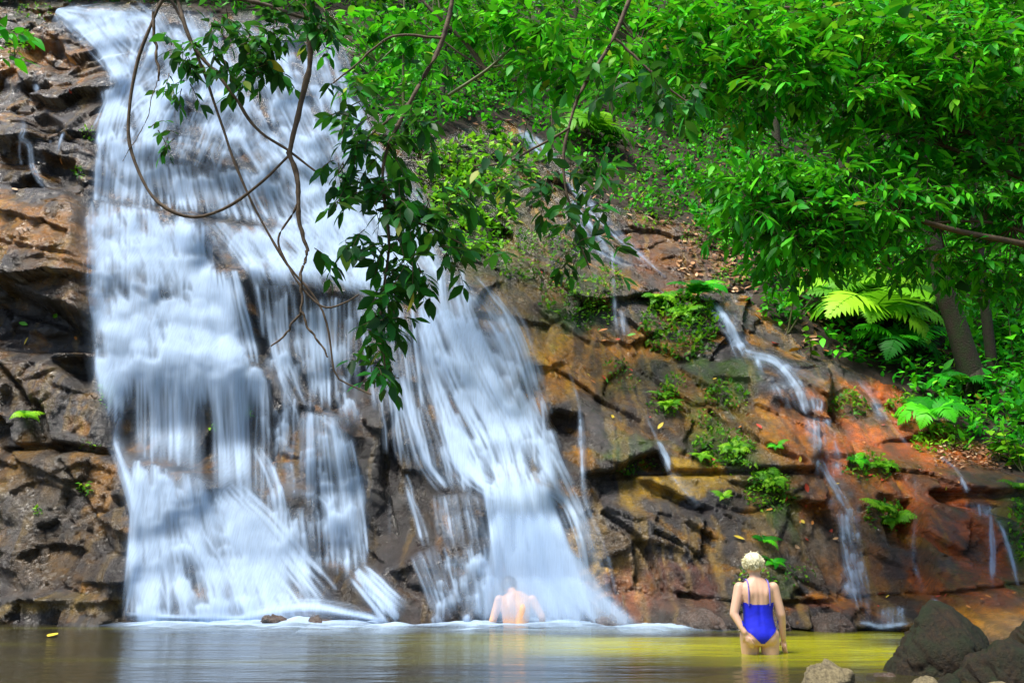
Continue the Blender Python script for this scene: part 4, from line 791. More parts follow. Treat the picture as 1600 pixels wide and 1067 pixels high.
def singles(L, T, tname, mat, parent, sel=None, name="leaf"):
    key = (tname, mat.name)
    if key not in _tm:
        o = new_obj("leaf", T[0], T[1], mat); _tm[key] = o.data; bpy.data.objects.remove(o)
    p, a, n, l = L.arr()
    if sel is None: sel = range(len(p))
    x, y, z = frames(a, n); org = np.array(parent.location)
    for i in sel:
        s = l[i]; M = Matrix(((x[i, 0] * s, y[i, 0] * s, z[i, 0] * s, p[i, 0] - org[0]), (x[i, 1] * s, y[i, 1] * s, z[i, 1] * s, p[i, 1] - org[1]), (x[i, 2] * s, y[i, 2] * s, z[i, 2] * s, p[i, 2] - org[2]), (0, 0, 0, 1)))
        inst(name, _tm[key], M, parent)
def tubes(name, paths, mat, parent, sides=6):
    V, Q, k = [], [], 0
    for p, r in paths:
        v, q = tube(p, r, sides); V.append(v); Q.append(q + k); k += len(v)
    o = new_obj(name, np.vstack(V), np.vstack(Q), mat, parent)
    if parent is not None: o.location = -parent.location
    return o
UP = np.array([0, 0, 1.])
def unit(v): v = np.asarray(v, float); return v / (math.sqrt(v[0] * v[0] + v[1] * v[1] + v[2] * v[2]) + 1e-9)
def spray(L, paths, p0, d, length, nleaf, size, droop=.5, r0=.004, spread=.9, jit=.25):
    """a twig that bends down, leaves set alternately along it and one at its tip"""
    d = unit(d); n = 6; pts = [np.array(p0, float)]; dd = d.copy(); J = rng.normal(0, .06, (n, 3)); J[:, 2] -= droop * .22; R_ = rng.normal(0, 1, (nleaf, 2, 3))
    for k in range(n - 1):
        dd = unit(dd + J[k]); pts.append(pts[-1] + dd * length / (n - 1))
    pts = np.array(pts)
    if paths is not None: paths.append((pts, np.linspace(r0, r0 * .4, n)))
    for k in range(nleaf):
        t_ = (k + .6) / nleaf; i = min(int(t_ * (n - 1)), n - 2); f_ = t_ * (n - 1) - i; p = pts[i] * (1 - f_) + pts[i + 1] * f_; g = unit(pts[i + 1] - pts[i])
        side = unit((g[1] + 1e-3, -g[0] + 1e-3, 1e-3)) * (1 if k % 2 else -1)
        a = unit(g * (1 - .45 * spread) + side * spread + np.array([0, 0, -droop * .6]) + jit * R_[k, 0]); L.add(p, a, unit(UP + .38 * R_[k, 1] + .25 * side), size * rng.uniform(.5, 1.35))
    L.add(pts[-1], unit(unit(pts[-1] - pts[-2]) + rng.normal(0, .15, 3)), unit(UP + rng.normal(0, .35, 3)), size * rng.uniform(.8, 1.15))
DENSE = 1.5
def pad(L, paths, px, py, Y, rx, ry, n, size, droop=.5, nl=7, depth=.5, lean=(0, 0, 0), tl=(.22, .42), hub=None):
    """a leafy cluster round the point seen at (px, py): twigs leave an inner fork in all directions"""
    s = Y / FPX; c = at(px, py, Y); n = int(n * DENSE + .5)
    for k in range(n):
        o = np.array([rng.uniform(-1, 1) * rx * s * .75, rng.uniform(-1, 1) * depth, rng.uniform(-1, 1) * ry * s * .7]); st_ = c + o
        d = unit(o / np.array([rx * s, depth, ry * s + .05]) * .6 + rng.normal(0, .5, 3) + np.array(lean))
        ln = rng.uniform(*tl)
        if paths is not None and hub is not None and k % 3 == 0: paths.append((np.array([hub, hub * .4 + st_ * .6 + [0, 0, .04], st_]), np.array([.009, .006, .004])))
        spray(L, paths, st_ - d * ln * .4, d, ln, nl, size, droop)
def pathpx(pts, Y, n=24, dy=0.):
    p = smooth_path(pts, n); yy = np.linspace(Y, Y + dy, n); return at(p[:, 0], p[:, 1], yy).T
def big_first(L, n):
    l = L.arr()[3]; o = np.argsort(-l); return o[:n], o[n:]

# --- the bare-stemmed branch that hangs in front of the left fall
Y1 = 6.5; root = empty("hanging_branch", at(483, -60, Y1), "bare looping vine branch with dark leaves hanging in front of the left fall", "branch")
px1 = Y1 / FPX
def stem(name, pts, w0, w1, parent, Y=Y1, n=40, mat=BARK, dy=0.):
    p = pathpx(pts, Y, n, dy); wob = .012 * np.c_[fbm(np.linspace(0, 6, n), np.full(n, w0), 3, 2), fbm(np.linspace(0, 6, n), np.full(n, w0 + 9), 4, 2), 0 * p[:, 0]]
    return tubes(name, [(p + wob, np.linspace(w0, w1, n) * Y / FPX / 2 * (1 + .18 * noise(np.linspace(0, 22, n), np.full(n, 3.), 8)))], mat, parent, 8)
stem("stem", [(474,-60),(484,20),(480,110),(462,190),(453,238)], 11, 9, root); stem("stem", [(453,238),(466,300),(470,350),(479,392)], 9, 6, root); stem("stem", [(479,392),(471,430),(470,490)], 5, 4, root)
stem("twig", [(470,488),(450,515),(424,541)], 4, 3, root); stem("twig", [(471,488),(490,525),(513,558)], 4, 3, root); stem("vine", [(262,-10),(245,25),(215,100),(201,180),(206,250),(240,310),(290,338),(340,330),(400,290),(453,240)], 6, 5, root)
stem("vine", [(262,-10),(300,70),(345,190),(390,310),(440,400),(490,465),(508,505),(520,570),(530,592),(580,616)], 5, 3, root, Y1 + .05); stem("stem", [(275,-20),(300,70),(350,130),(400,200),(453,237),(492,266)], 7, 4, root, Y1 + .02); stem("vine", [(464,290),(462,325),(438,370),(446,410),(475,455),(505,480),(540,472),(562,460)], 4, 3, root)
stem("twig", [(243,20),(240,60),(244,90),(246,126)], 6, 4, root); stem("twig", [(246,126),(222,200),(190,252)], 1.6, 1.2, root); stem("stem", [(262,-10),(380,0),(480,30)], 8, 7, root)
L = Leaves(); paths = []
for a in [(272,68,16,14,3,.10),(290,95,22,20,4,.11),(262,128,14,14,2,.10),(258,208,20,14,3,.09),(300,70,16,12,2,.10),(292,140,14,20,2,.11)]: pad(L, paths, a[0], a[1], Y1, a[2], a[3], a[4], a[5], .8, 4, .12, tl=(.1, .2))
for a in [(340,20,30,20,6,.11),(370,60,30,20,6,.12),(400,80,30,24,7,.12),(430,50,34,28,7,.12),(355,110,26,20,5,.12),(390,112,22,16,4,.11),(460,15,40,22,8,.12),(420,90,20,18,4,.11),(500,40,34,30,7,.12)]: pad(L, paths, a[0], a[1], Y1, a[2], a[3], a[4], a[5], .7, 5, .25, tl=(.12, .28))
singles(L, T_OVAL, "oval", LO["dark"], root, big_first(L, 300)[0]); 
if len(L) > 300: merged("leaves", L, T_OVAL, LM["dark"], root, "stuff", sel=big_first(L, 300)[1])
tubes("twigs", paths, BARK, root, 5)["kind"] = "stuff"
# --- the dense leafy branch in the middle
Y2 = 7.0; root = empty("leafy_branch", at(690, -60, Y2), "dense dark green leafy branch hanging down between the two falls", "branch")
stem("stem", [(720,-60),(690,60),(640,160),(600,260),(610,380),(596,480),(600,590)], 9, 3, root, Y2); stem("stem", [(640,160),(560,230),(530,270)], 5, 3, root, Y2); stem("stem", [(605,330),(680,360),(720,380)], 5, 3, root, Y2); stem("stem", [(690,60),(610,60),(520,130)], 5, 3, root, Y2)
L = Leaves(); paths = []
for a in [(545,275,40,30,9),(590,235,44,34,10),(555,205,36,24,6),(610,320,50,36,12),(655,345,46,34,11),(565,385,34,20,5),(610,400,46,34,11),(640,425,36,30,8),(590,455,36,30,8),(600,500,30,28,8),(590,540,26,26,6),(598,580,20,22,4),(700,330,40,34,8),(700,390,30,24,5),(650,200,40,34,7),(540,140,34,24,5),(610,280,40,30,8),(540,320,20,16,2),(510,410,16,12,2)]: pad(L, paths, a[0], a[1], Y2, a[2], a[3], int(a[4] * .8), .145, .75, 5, .3, tl=(.14, .32))
b, r = big_first(L, 300); singles(L, T_OVAL, "oval", LO["dark"], root, b); merged("leaves", L, T_OVAL, LM["dark"], root, "stuff", sel=r); tubes("twigs", paths, BARK, root, 5)["kind"] = "stuff"
# --- the darker branch to the right of it
Y3 = 8.0; root = empty("leafy_branch", at(1000, -60, Y3), "shadowed leafy branch reaching over the mossy slope right of the falls", "branch")
stem("stem", [(1010,-60),(960,60),(900,160),(880,260),(900,360),(920,420)], 8, 3, root, Y3); stem("stem", [(890,200),(800,250),(740,260)], 5, 3, root, Y3); stem("stem", [(960,60),(1060,150),(1100,170)], 5, 3, root, Y3)
L = Leaves(); paths = []
for a in [(830,270,50,30,7),(870,320,44,30,7),(905,355,44,30,7),(890,395,34,24,4),(780,255,40,26,5),(740,270,30,20,3),(850,205,40,26,5),(920,250,40,34,6),(960,130,50,34,7),(1010,130,44,30,6),(1070,160,44,30,5),(930,300,30,26,4),(760,380,26,20,2),(950,400,26,20,2)]: pad(L, paths, a[0], a[1], Y3, a[2], a[3], int(a[4] * .85), .15, .7, 5, .35, tl=(.16, .34))
b, r = big_first(L, 300); singles(L, T_OVAL, "oval", LO["dark"], root, b); merged("leaves", L, T_OVAL, LM["dark"], root, "stuff", sel=r); tubes("twigs", paths, BARK, root, 5)["kind"] = "stuff"
# --- leaves poking in at the upper left corner
root = empty("leafy_branch", at(-80, 60, 7.0), "bright leaves poking in at the upper left corner", "branch"); L = Leaves(); paths = [(pathpx([(-80,60),(-30,50),(15,50)], 7.0, 8), np.linspace(.012, .004, 8))]
for a in [(10,45,22,14,2),(0,75,14,10,1),(-10,30,20,12,1)]: pad(L, paths, a[0], a[1], 7.0, a[2], a[3], a[4], .13, .5, 4, .2, tl=(.1, .2))
singles(L, T_OVAL, "oval", LO["vivid"], root); tubes("stem", paths, STEM, root, 5)

# --- the great tree whose boughs come in from the right
def tree(name, label, trunk, boughs, pads, leafset, T, size, Y0, cat="tree", bark=BARK, droop=.6, nl=8, depth=.8, lo=0., hi=1., tl=(.25, .5), group=None):
    base = trunk[0][0]; root = empty(name, base, label, cat, group)
    tubes("trunk", [trunk], bark, root, 14)
    for p, r in boughs: tubes("bough", [(p, r)], bark, root, 8)
    global DENSE
    DENSE = 2.1 if cat == "tree" else 1.5; L = Leaves(); paths = []
    for px, py, Y, rx, ry, n in pads:
        c = at(px, py, Y); hub = min((q for p, r in boughs for q in p), key=lambda q: ((q - c) ** 2).sum()) if boughs else trunk[0][-1]
        pad(L, paths, px, py, Y, rx, ry, n, size, droop, nl, depth, tl=tl, hub=np.array(hub))
    pick = rng.uniform(size=len(L)); merged("crown", L, T, LM[leafset], root, lo=lo, hi=hi, sel=pick < .78); merged("crown", L, T_OVAL if T is T_LANCE else T_LANCE, LM["lime" if leafset == "vivid" else "vivid"], root, lo=0., hi=.7, sel=(pick >= .78) & (pick < .97)); merged("crown", L, T_HEART, LM["wood"], root, sel=pick >= .97)
    tw = tubes("twigs", paths, bark, root, 4); tw["kind"] = "stuff"
    return root
def bough(pts, Y, r0, r1, dy=0., n=26): return pathpx(pts, Y, n, dy), np.linspace(r0, r1, n)
tp = np.array([[9.5, 12.5, -.1], [9.3, 12.5, 2], [9.0, 12.4, 4.5], [8.6, 12.2, 7.5], [8.3, 12, 11]])
tree("spreading_tree", "great bright green tree spreading leafy boughs in from the right", (smooth_path(tp, 20), np.linspace(.32, .16, 20)),
 [bough([(1830,300),(1600,230),(1480,200),(1380,160),(1280,120),(1180,110)],12,.07,.02,-1.0), bough([(1830,330),(1700,180),(1560,120),(1400,70),(1200,60),(1000,70)],12,.08,.02,-.5), bough([(1830,300),(1680,150),(1550,50),(1350,20),(1150,10)],12.2,.07,.02,.5)],
 [(1000,95,11.4,70,40,26),(1080,60,11.4,80,40,32),(1170,90,11.2,80,46,36),(1250,60,11.6,90,44,36),(1340,90,11.3,90,46,40),(1420,70,11.6,90,44,36),(1500,90,11.4,90,50,38),(1580,90,11.8,80,60,34),(1150,30,12,110,34,36),(1320,25,12.2,110,34,36),(1480,30,12.4,110,34,36),(1400,140,11.2,90,40,34),(1500,160,11.4,80,40,32),(1250,130,11.2,80,34,28),(1590,170,11.6,60,50,24),(1090,130,11.2,60,30,16),(1180,150,11.1,50,26,12),(980,40,12,70,34,22),(900,30,12.4,60,34,16),(1340,170,11.1,60,34,18),(1570,10,12.4,100,34,28)],
 "vivid", T_LANCE, .185, 11.5, droop=.4, nl=8, depth=.7)
tp = np.array([[10.8, 14.0, 1.0], [10.6, 13.9, 3], [10.4, 13.8, 5], [10.3, 13.7, 7]])
tree("leafy_tree", "darker tree with drooping foliage and a bare bough low on the right", (smooth_path(tp, 16), np.linspace(.22, .12, 16)),
 [bough([(1850,470),(1700,410),(1600,382),(1500,362),(1410,338),(1300,320),(1180,330)],11.2,.055,.015,-.6), bough([(1700,410),(1560,350),(1420,350)],11.2,.03,.012,0), bough([(1850,400),(1620,290),(1480,230),(1400,210)],11.6,.05,.02,0), bough([(1620,290),(1540,210)],11.6,.03,.015,0)],
 [(1150,270,10.8,46,24,12),(1210,290,10.7,60,34,22),(1280,300,10.7,60,36,24),(1170,330,10.7,60,34,20),(1240,350,10.6,70,36,24),(1320,350,10.7,60,36,22),(1390,320,10.9,60,40,20),(1290,390,10.7,60,26,14),(1220,390,10.7,44,20,9),(1450,290,11.4,70,44,20),(1530,310,11.4,70,40,20),(1590,330,11.4,60,40,18),(1400,240,11.6,60,34,16),(1480,220,11.7,60,34,16),(1560,240,11.7,70,40,18),(1450,400,11.6,60,30,14),(1540,420,11.6,70,40,18),(1600,440,11.6,60,40,12),(1390,390,11.2,40,24,8),(1340,260,11.2,40,26,8)],
 "mid", T_LANCE, .18, 11, droop=.55, nl=8, depth=.6, lo=.1)
# --- broad-leaved saplings above the falls
for label, stems, pads_, sz, st_ in [
  ("long-leaved sapling arching above the mossy slope, top centre", [[(700,150),(760,110),(820,60),(880,40)], [(770,105),(860,90),(920,95)]], [(800,40,14.6,60,26,10),(860,60,14.5,60,26,11),(900,95,14.4,50,24,10),(830,95,14.5,50,24,8),(760,30,14.8,40,24,6)], .26, "vivid"),
  ("tangled broad-leaved sapling with thin stems right of the fall's lip", [[(632,230),(630,120),(632,-20)], [(632,130),(560,160),(500,190)], [(632,60),(590,100),(560,130)]], [(600,30,14.2,50,30,9),(560,120,14.2,40,24,7),(650,70,14.2,40,30,7),(590,150,14.2,40,24,7),(660,130,14.2,30,24,5),(540,60,14.4,40,30,7),(620,190,14.2,30,20,4)], .22, "vivid"),
  ("broad-leaved sapling at the top of the picture between the branches", [[(700,120),(690,40),(680,-40)]], [(690,20,15.2,50,26,9),(720,70,15.2,40,26,7),(740,15,15.2,50,24,9),(670,90,15.2,26,20,4)], .24, "mid"),
  ("leafy sapling just left of the great tree's tips", [[(960,190),(945,90),(950,-20)]], [(950,60,15.5,40,30,9),(930,110,15.5,40,26,8),(960,20,15.5,50,26,9),(990,150,15.6,40,24,7)], .2, "vivid")]:
    Yp = pads_[0][2]; tr0 = bough(stems[0], Yp, .028, .012)
    tree("sapling", label, tr0, [bough(s, Yp, .016, .006) for s in stems[1:]], pads_, st_, T_OVAL, sz, Yp, droop=.35, nl=7, depth=.5, cat="sapling", tl=(.3, .6), bark=STEM)
root = empty("dead_branch", at(760, 112, 14.9), "bare tan dead branch slanting down through the saplings", "branch")
stem("stem", [(760,112),(740,85),(715,55),(685,28),(650,-10)], 9, 5, root, 14.9); stem("twig", [(752,105),(700,70),(640,20)], 4, 2, root, 14.8); stem("twig", [(745,85),(752,110)], 4, 3, root, 14.9); stem("twig", [(690,40),(688,80),(678,100)], 3, 2, root, 14.9)

# --- the right-hand trunk on the slope
tb = hit(1525, 610); top = at(1462, 400, tb[1] - .3); top2 = at(1420, 120, tb[1] - .6)
root = empty("forest_tree", tb, "slanting mossy tree trunk standing on the slope behind the tree fern", "tree")
pp = smooth_path(np.array([tb + [.15, .1, -.4], tb, tb * .5 + top * .5, top, top2]), 30); tubes("trunk", [(pp, np.linspace(.19, .13, 30) * (1 + .5 * np.exp(-np.linspace(0, 9, 30))))], MBARK, root, 16)
for px_, py_ in ((1500, 640), (1560, 640), (1530, 650)):
    e_ = hit(px_, py_); tubes("root", [(smooth_path(np.array([tb + [0, -.1, .4], tb * .5 + e_ * .5 + [0, -.05, .12], e_ + [0, 0, -.05]]), 10), np.linspace(.10, .04, 10))], MBARK, root, 8)
L = Leaves(); paths = []
for k in range(60): pad(L, None, 1420 + rng.uniform(-120, 120), 60 + rng.uniform(-90, 60), tb[1] - .4, 60, 40, 3, .2, .5, 6, 1.2, tl=(.4, .8))
merged("crown", L, T_OVAL, LM["mid"], root)
for px_, py_, w_, label in [(1552,590,.10,"slim dark trunk at the right edge behind the shrubs"),(1320,300,.14,"dim trunk half hidden behind the drooping foliage"),(1215,250,.12,"thin shaded trunk behind the middle of the great tree"),(900,60,.10,"shaded thin trunk behind the saplings, top centre"),(1425,60,.16,"pale trunk glimpsed at the top among the bright leaves"),(690,180,.07,"thin straight trunk beside the dead branch")]:
    b_ = hit(px_, py_); root = empty("forest_tree", b_, label, "tree"); lean = rng.uniform(-.06, .06)
    pp = np.array([b_ + [lean * h, 0, h] for h in (-.3, 1.5, 3.5, 6, 9)]); tubes("trunk", [(smooth_path(pp, 14), np.linspace(w_, w_ * .55, 14))], MBARK, root, 10)
    L = Leaves(); c = pp[-1]
    for k in range(34):
        o = rng.normal(0, 1, 3) * [1.2, 1.2, .8]; spray(L, None, c + o, unit(o + [0, 0, .2]), .7, 7, .24, .4)
    merged("crown", L, T_OVAL, LM["mid"], root)

# --- the wood behind: one dark mass
L = Leaves(); wr2 = np.random.default_rng(21)
for k in range(620):
    px_ = wr2.uniform(-80, 1680); py_ = wr2.uniform(-110, 40) if px_ < 560 else wr2.uniform(-110, 60 + .34 * (px_ - 560) if px_ > 640 else 60)
    if px_ < 560: py_ = wr2.uniform(-60, 2)
    g = hit(px_, py_); up_ = wr2.uniform(.1, 1.6)
    c = g + np.array([0, -up_ * .3, up_])
    for j in range(5): spray(L, None, c + wr2.normal(0, .35, 3), wr2.normal(0, 1, 3) + [0, -.3, .3], .55, 6, wr2.uniform(.16, .3), .5)
merged("forest", L, T_BIG, LM["wood"], None, "stuff", lo=.2)["label"] = "dark mass of forest leaves behind the falls"
L = Leaves()
for k in range(550):
    x_, y_ = wr2.uniform(-40, 50), wr2.uniform(27, 60); c = np.array([x_, y_, y_ - 17 + wr2.uniform(0, 6)])
    for j in range(3): spray(L, None, c + wr2.normal(0, .6, 3), wr2.normal(0, 1, 3) + [0, -.3, .3], 1.6, 6, .85, .5)
merged("far_wood", L, T_BIG, LM["wood"], None, "stuff", lo=.3)["label"] = "far wood on the hill behind everything"

# ------------------------------------------------------------------ plants on the rock and the slope
def frond_mesh(name, mat, n=16, curl=.55, w=.34, pin=.05, seed=0):
    """one arching frond along +y, 1 m long"""
    r = np.random.default_rng(seed); V, Q = [], []
    s = np.linspace(0, 1, 22); ang = 1.1 - (curl * 3.6) * s ** .8; dy = np.cos(ang) / 21; dz = np.sin(ang) / 21; Yc = np.r_[0, np.cumsum(dy[:-1])]; Zc = np.r_[0, np.cumsum(dz[:-1])]; P_ = np.c_[0 * s, Yc, Zc]
    v, q = tube(P_, np.linspace(.008, .002, 22), 4); V.append(v); Q.append(q); k = len(v)
    for i in range(n):
        t_ = .16 + .82 * i / (n - 1); j = min(int(t_ * 21), 20); p = P_[j]; g = unit(P_[j + 1] - P_[j]); L_ = w * math.sin(math.pi * min(.97, .22 + .76 * t_)) ** .8 * (1.12 - .55 * t_)
        for sd in (-1, 1):
            a = unit(np.array([sd, 0, 0]) * .86 + g * .5 + [0, 0, -.14] + r.normal(0, .05, 3)); c = unit(g - a * g.dot(a)); pw = pin * (1.1 - .5 * t_)
            b = [p - c * pw * .35, p + c * pw * .35, p + a * L_ * .5 + c * pw * .5, p + a * L_ * .5 - c * pw * .5 + [0, 0, .01], p + a * L_ + [0, 0, -.10 * L_]]
            V.append(np.array(b)); Q.append(np.array([[k, k + 1, k + 2, k + 3], [k + 3, k + 2, k + 4, k + 4]])); k += 5
    V = np.vstack(V); faces = [tuple(dict.fromkeys(f)) for q_ in Q for f in q_.tolist()]
    o = new_obj(name, V, faces, mat); me = o.data; bpy.data.objects.remove(o); return me
FR = {s: [frond_mesh("frond", LO[s], 17, c, .36, .062, i) for i, c in enumerate((.5, .62, .75))] for s in ("lime", "vivid")}
FRS = {s: [frond_mesh("frond", LO[s], 10, c, .30, .10, i + 5) for i, c in enumerate((.5, .7))] for s in ("lime", "vivid")}
FERNS = []
def fern(px, py, size, n, label, st="lime", small=False, name="fern", cat="fern", face=None, group=None):
    g = hit(px, py); nrm = fnormal(g); g = g + nrm * (.03 if small else .2); size = size * (1.25 if small else 1.55); root = empty(name, g, label, cat, group); FERNS.append((px, py, 30 if small else 75)); base = unit(nrm * 1.0 + UP * .35)
    for k in range(n):
        az = 2 * math.pi * (k + rng.uniform(-.35, .35)) / n; d = np.array([math.cos(az), math.sin(az), 0]); d = unit(d + nrm * .55)
        y = unit(d - base * d.dot(base) * .6); z = unit(base - y * base.dot(y)); x = np.cross(y, z); s = size * rng.uniform(.7, 1.15)
        m = rng.choice(FRS[st] if small else FR[st])
        inst("frond", m, Matrix(((x[0] * s, y[0] * s, z[0] * s, 0), (x[1] * s, y[1] * s, z[1] * s, 0), (x[2] * s, y[2] * s, z[2] * s, 0), (0, 0, 0, 1))), root)
    return root
def broadleaf(px, py, h, nst, nl, size, label, st="vivid", T=T_HEART, tn="heart", name="shrub", cat="shrub", droop=.35, lean=.35):
    g = hit(px, py); root = empty(name, g, label, cat); L = Leaves(); nrm = fnormal(g)
    for k in range(nst):
        d = unit(UP + nrm * .35 + rng.normal(0, lean, 3) * [1, .6, .2]); hh = h * rng.uniform(.6, 1.1); e = g + d * hh
        pts = smooth_path(np.array([g + rng.normal(0, .02, 3), g * .5 + e * .5 + rng.normal(0, .04, 3), e]), 8); tubes("stem", [(pts, np.linspace(.011, .004, 8) * (.6 + h))], STEM, root, 5)
        for j in range(nl):
            t_ = .35 + .65 * (j + .5) / nl; p = pts[min(int(t_ * 7), 7)]; az = j * 2.4 + k; a = unit(np.array([math.cos(az), math.sin(az), .15 - droop * rng.uniform(.2, 1.4)])); L.add(p, a, unit(UP + rng.normal(0, .25, 3)), size * rng.uniform(.7, 1.2))
        L.add(pts[-1], unit(rng.normal(0, .6, 3) + [0, -.4, .3]), unit(UP + nrm), size * .9)
    singles(L, T, tn, LO[st], root); return root
def cushion(px, py, rx, ry, n, size, label, st="moss", name="leafy_clump", cat="plant", lift=.22):
    """low small-leaved growth clinging to the rock"""
    L = Leaves(); root = None
    for k in range(n):
        r, a = math.sqrt(rng.uniform(0, 1)), rng.uniform(0, 6.28); qx_, qy_ = px + rx * r * math.cos(a), py + ry * r * math.sin(a); g = hit(qx_, qy_); nr = fnormal(g); h_ = min(lift, .004 * (rx + ry) + .04) * (1 - r * r) * rng.uniform(.2, 1)
        if root is None or k == 0: root = empty(name, g, label, cat)
        L.add(g + nr * h_ + UP * h_ * .5, unit(rng.normal(0, .8, 3) + nr * .5 + [0, 0, -.1]), unit(nr + UP * .8 + rng.normal(0, .4, 3)), 1.35 * size * rng.uniform(.6, 1.3))
    merged("foliage", L, T_SMALL, LM[st], root); return root
# ferns
for a in [(1350,520,1.3,13,"large lime green tree fern arching beside the slanting trunk","lime"),(1405,490,1.15,9,"upper fern with long fronds reaching up against the trunk","lime"),(1315,480,1.0,9,"fern with drooping fronds left of the large tree fern","lime"),
          (925,225,1.0,10,"yellow green fern above the narrow upper cascade","lime"),(1455,665,.6,8,"hanging fern at the foot of the slanting trunk","vivid"),(1395,560,.8,9,"low fern under the large tree fern","vivid"),(1090,480,.5,9,"strap leaved fern beside the spout of the slim cascade","vivid"),
          (1500,620,.55,6,"fern between the slanting trunk and the heart leaved shrub","vivid"),(1225,380,.5,6,"small fern on the leaf litter under the drooping foliage","vivid")]: fern(*a)
for a in [(1030,475,.46,14,"feathery fern at the top of the leafy mound by the cascade","lime"),(1075,495,.38,12,"second feathery fern lower on the leafy mound","lime"),(1045,640,.30,12,"tufted fern on the dark ledge in the middle of the right rocks","lime"),(1035,625,.26,8,"small fern just above the tufted ledge fern","lime"),(1150,705,.28,10,"bright small fern on the mossy diagonal block","lime"),(1095,720,.24,8,"little fern on the red littered ledge below the mossy block","lime"),(1375,735,.30,9,"small fern hanging over the rust ledge beside the slim cascade","lime"),(1335,725,.26,8,"fern tuft at the left end of the rust ledge plants","vivid"),
          (1370,800,.32,10,"fern draping over the rust rock wall","lime"),(1400,815,.30,9,"right fern of the pair draping over the rust wall","lime"),(1210,755,.28,9,"fern sprouting from the top of the moss cushion","lime"),(1190,850,.22,8,"small fern just above the blond bather's head","vivid"),(1205,885,.20,7,"small fern beside the blond bather's shoulder","vivid"),
          (40,655,.28,7,"lone bright fern on the left rock wall","lime"),(1130,780,.18,6,"tiny fern at the lip of the wet slab","lime"),(1590,770,.3,8,"lime fern at the right edge above the red boulder","lime"),(1215,700,.18,6,"tiny fern in the crack of the pale block","vivid")]: fern(*a, small=True)
# leafy clumps
for a in [(1065,510,64,52,760,.085,"large leafy mound of ferns and herbs left of the cascade spout","moss"),(1040,630,28,22,110,.06,"leafy clump on the dark ledge by the tufted fern","moss"),(1135,620,36,20,160,.055,"round mossy herb patch above the mossy diagonal block","moss"),(1130,700,50,26,200,.055,"mossy herbs along the diagonal block","moss"),(1150,730,44,12,130,.05,"green creeping herbs along the ledge joint","moss"),(1200,770,38,32,320,.05,"thick moss cushion hanging on the wall above the blond bather","moss"),
          (900,465,60,34,340,.065,"creeping herbs on the slope right of the fall","moss"),(925,495,34,24,150,.055,"darker creeping herbs beside the thin side stream","moss"),(1000,735,40,7,90,.045,"creeper lining the ledge joint over the dark face","moss"),(1325,635,32,18,160,.06,"round herb clump right of the cascade steps","moss"),(1360,735,44,18,160,.055,"herbs on the rust ledge","moss"),(1385,810,36,22,150,.055,"herbs draping under the wall ferns","moss"),(1055,600,18,12,60,.05,"small dark herb clump above the tufted fern","moss"),(960,575,22,10,60,.045,"tiny herb patch on the ochre slope","moss"),
          (740,330,70,80,620,.12,"yellow green herbs on the mossy slope between the branches","lime"),(770,250,90,40,360,.13,"lime herbs at the top of the mossy slope","lime"),(690,270,50,50,260,.11,"herb patch beside the upper right edge of the fall","moss"),(830,400,80,40,380,.065,"herbs below the shadowed branch","moss"),(1470,690,50,20,220,.07,"leafy fringe at the top edge of the rust slope","lime"),(1420,640,40,16,160,.065,"leafy fringe left of the hanging fern","moss"),(1590,830,16,50,160,.05,"moss curtain at the right edge of the red boulder","moss"),
          (1020,330,50,26,220,.07,"herbs on the litter slope left of the seedlings","moss"),(1100,365,40,26,180,.065,"herbs along the edge of the brown rock under the seedlings","moss"),(990,295,30,20,120,.07,"bright herbs beside the upper cascade","lime"),(1140,440,30,18,120,.06,"herbs just above the cascade spout","moss"),(950,440,26,20,110,.06,"herbs left of the thin upper trickles","moss"),(1500,570,16,60,120,.08,"climber leaves clinging to the slanting trunk","lime"),(165,620,10,20,40,.05,"green weeds at the left edge of the long drop","lime"),(140,700,14,6,30,.045,"weeds in the joint of the left rock wall","moss"),(135,765,14,6,36,.05,"dark herb tuft on the lower left slab","moss"),(62,800,6,8,18,.045,"tiny weed on the lower left slab","moss"),(35,65,26,16,90,.07,"grassy tuft at the top of the left rocks","lime"),(140,210,10,12,40,.05,"yellow weeds beside the top of the first curtain","lime"),(125,270,8,12,30,.05,"green weeds under the left overhang","moss"),(335,670,8,10,30,.05,"green weeds behind the long drop","moss"),(388,645,8,12,34,.05,"green weeds on the wet rock right of the long drop","moss"),
          (1180,915,30,24,60,.045,"scattered weeds on the dark wall right of the blond bather","moss"),(1250,905,26,16,40,.04,"weeds along the foot of the grey wall","moss"),(970,600,30,14,40,.04,"sparse weeds on the ochre slab","moss"),(1100,660,22,12,60,.045,"weeds in the crack above the mossy block","moss"),(60,20,40,10,60,.07,"weeds along the lip at the upper left","lime")]: cushion(*a)
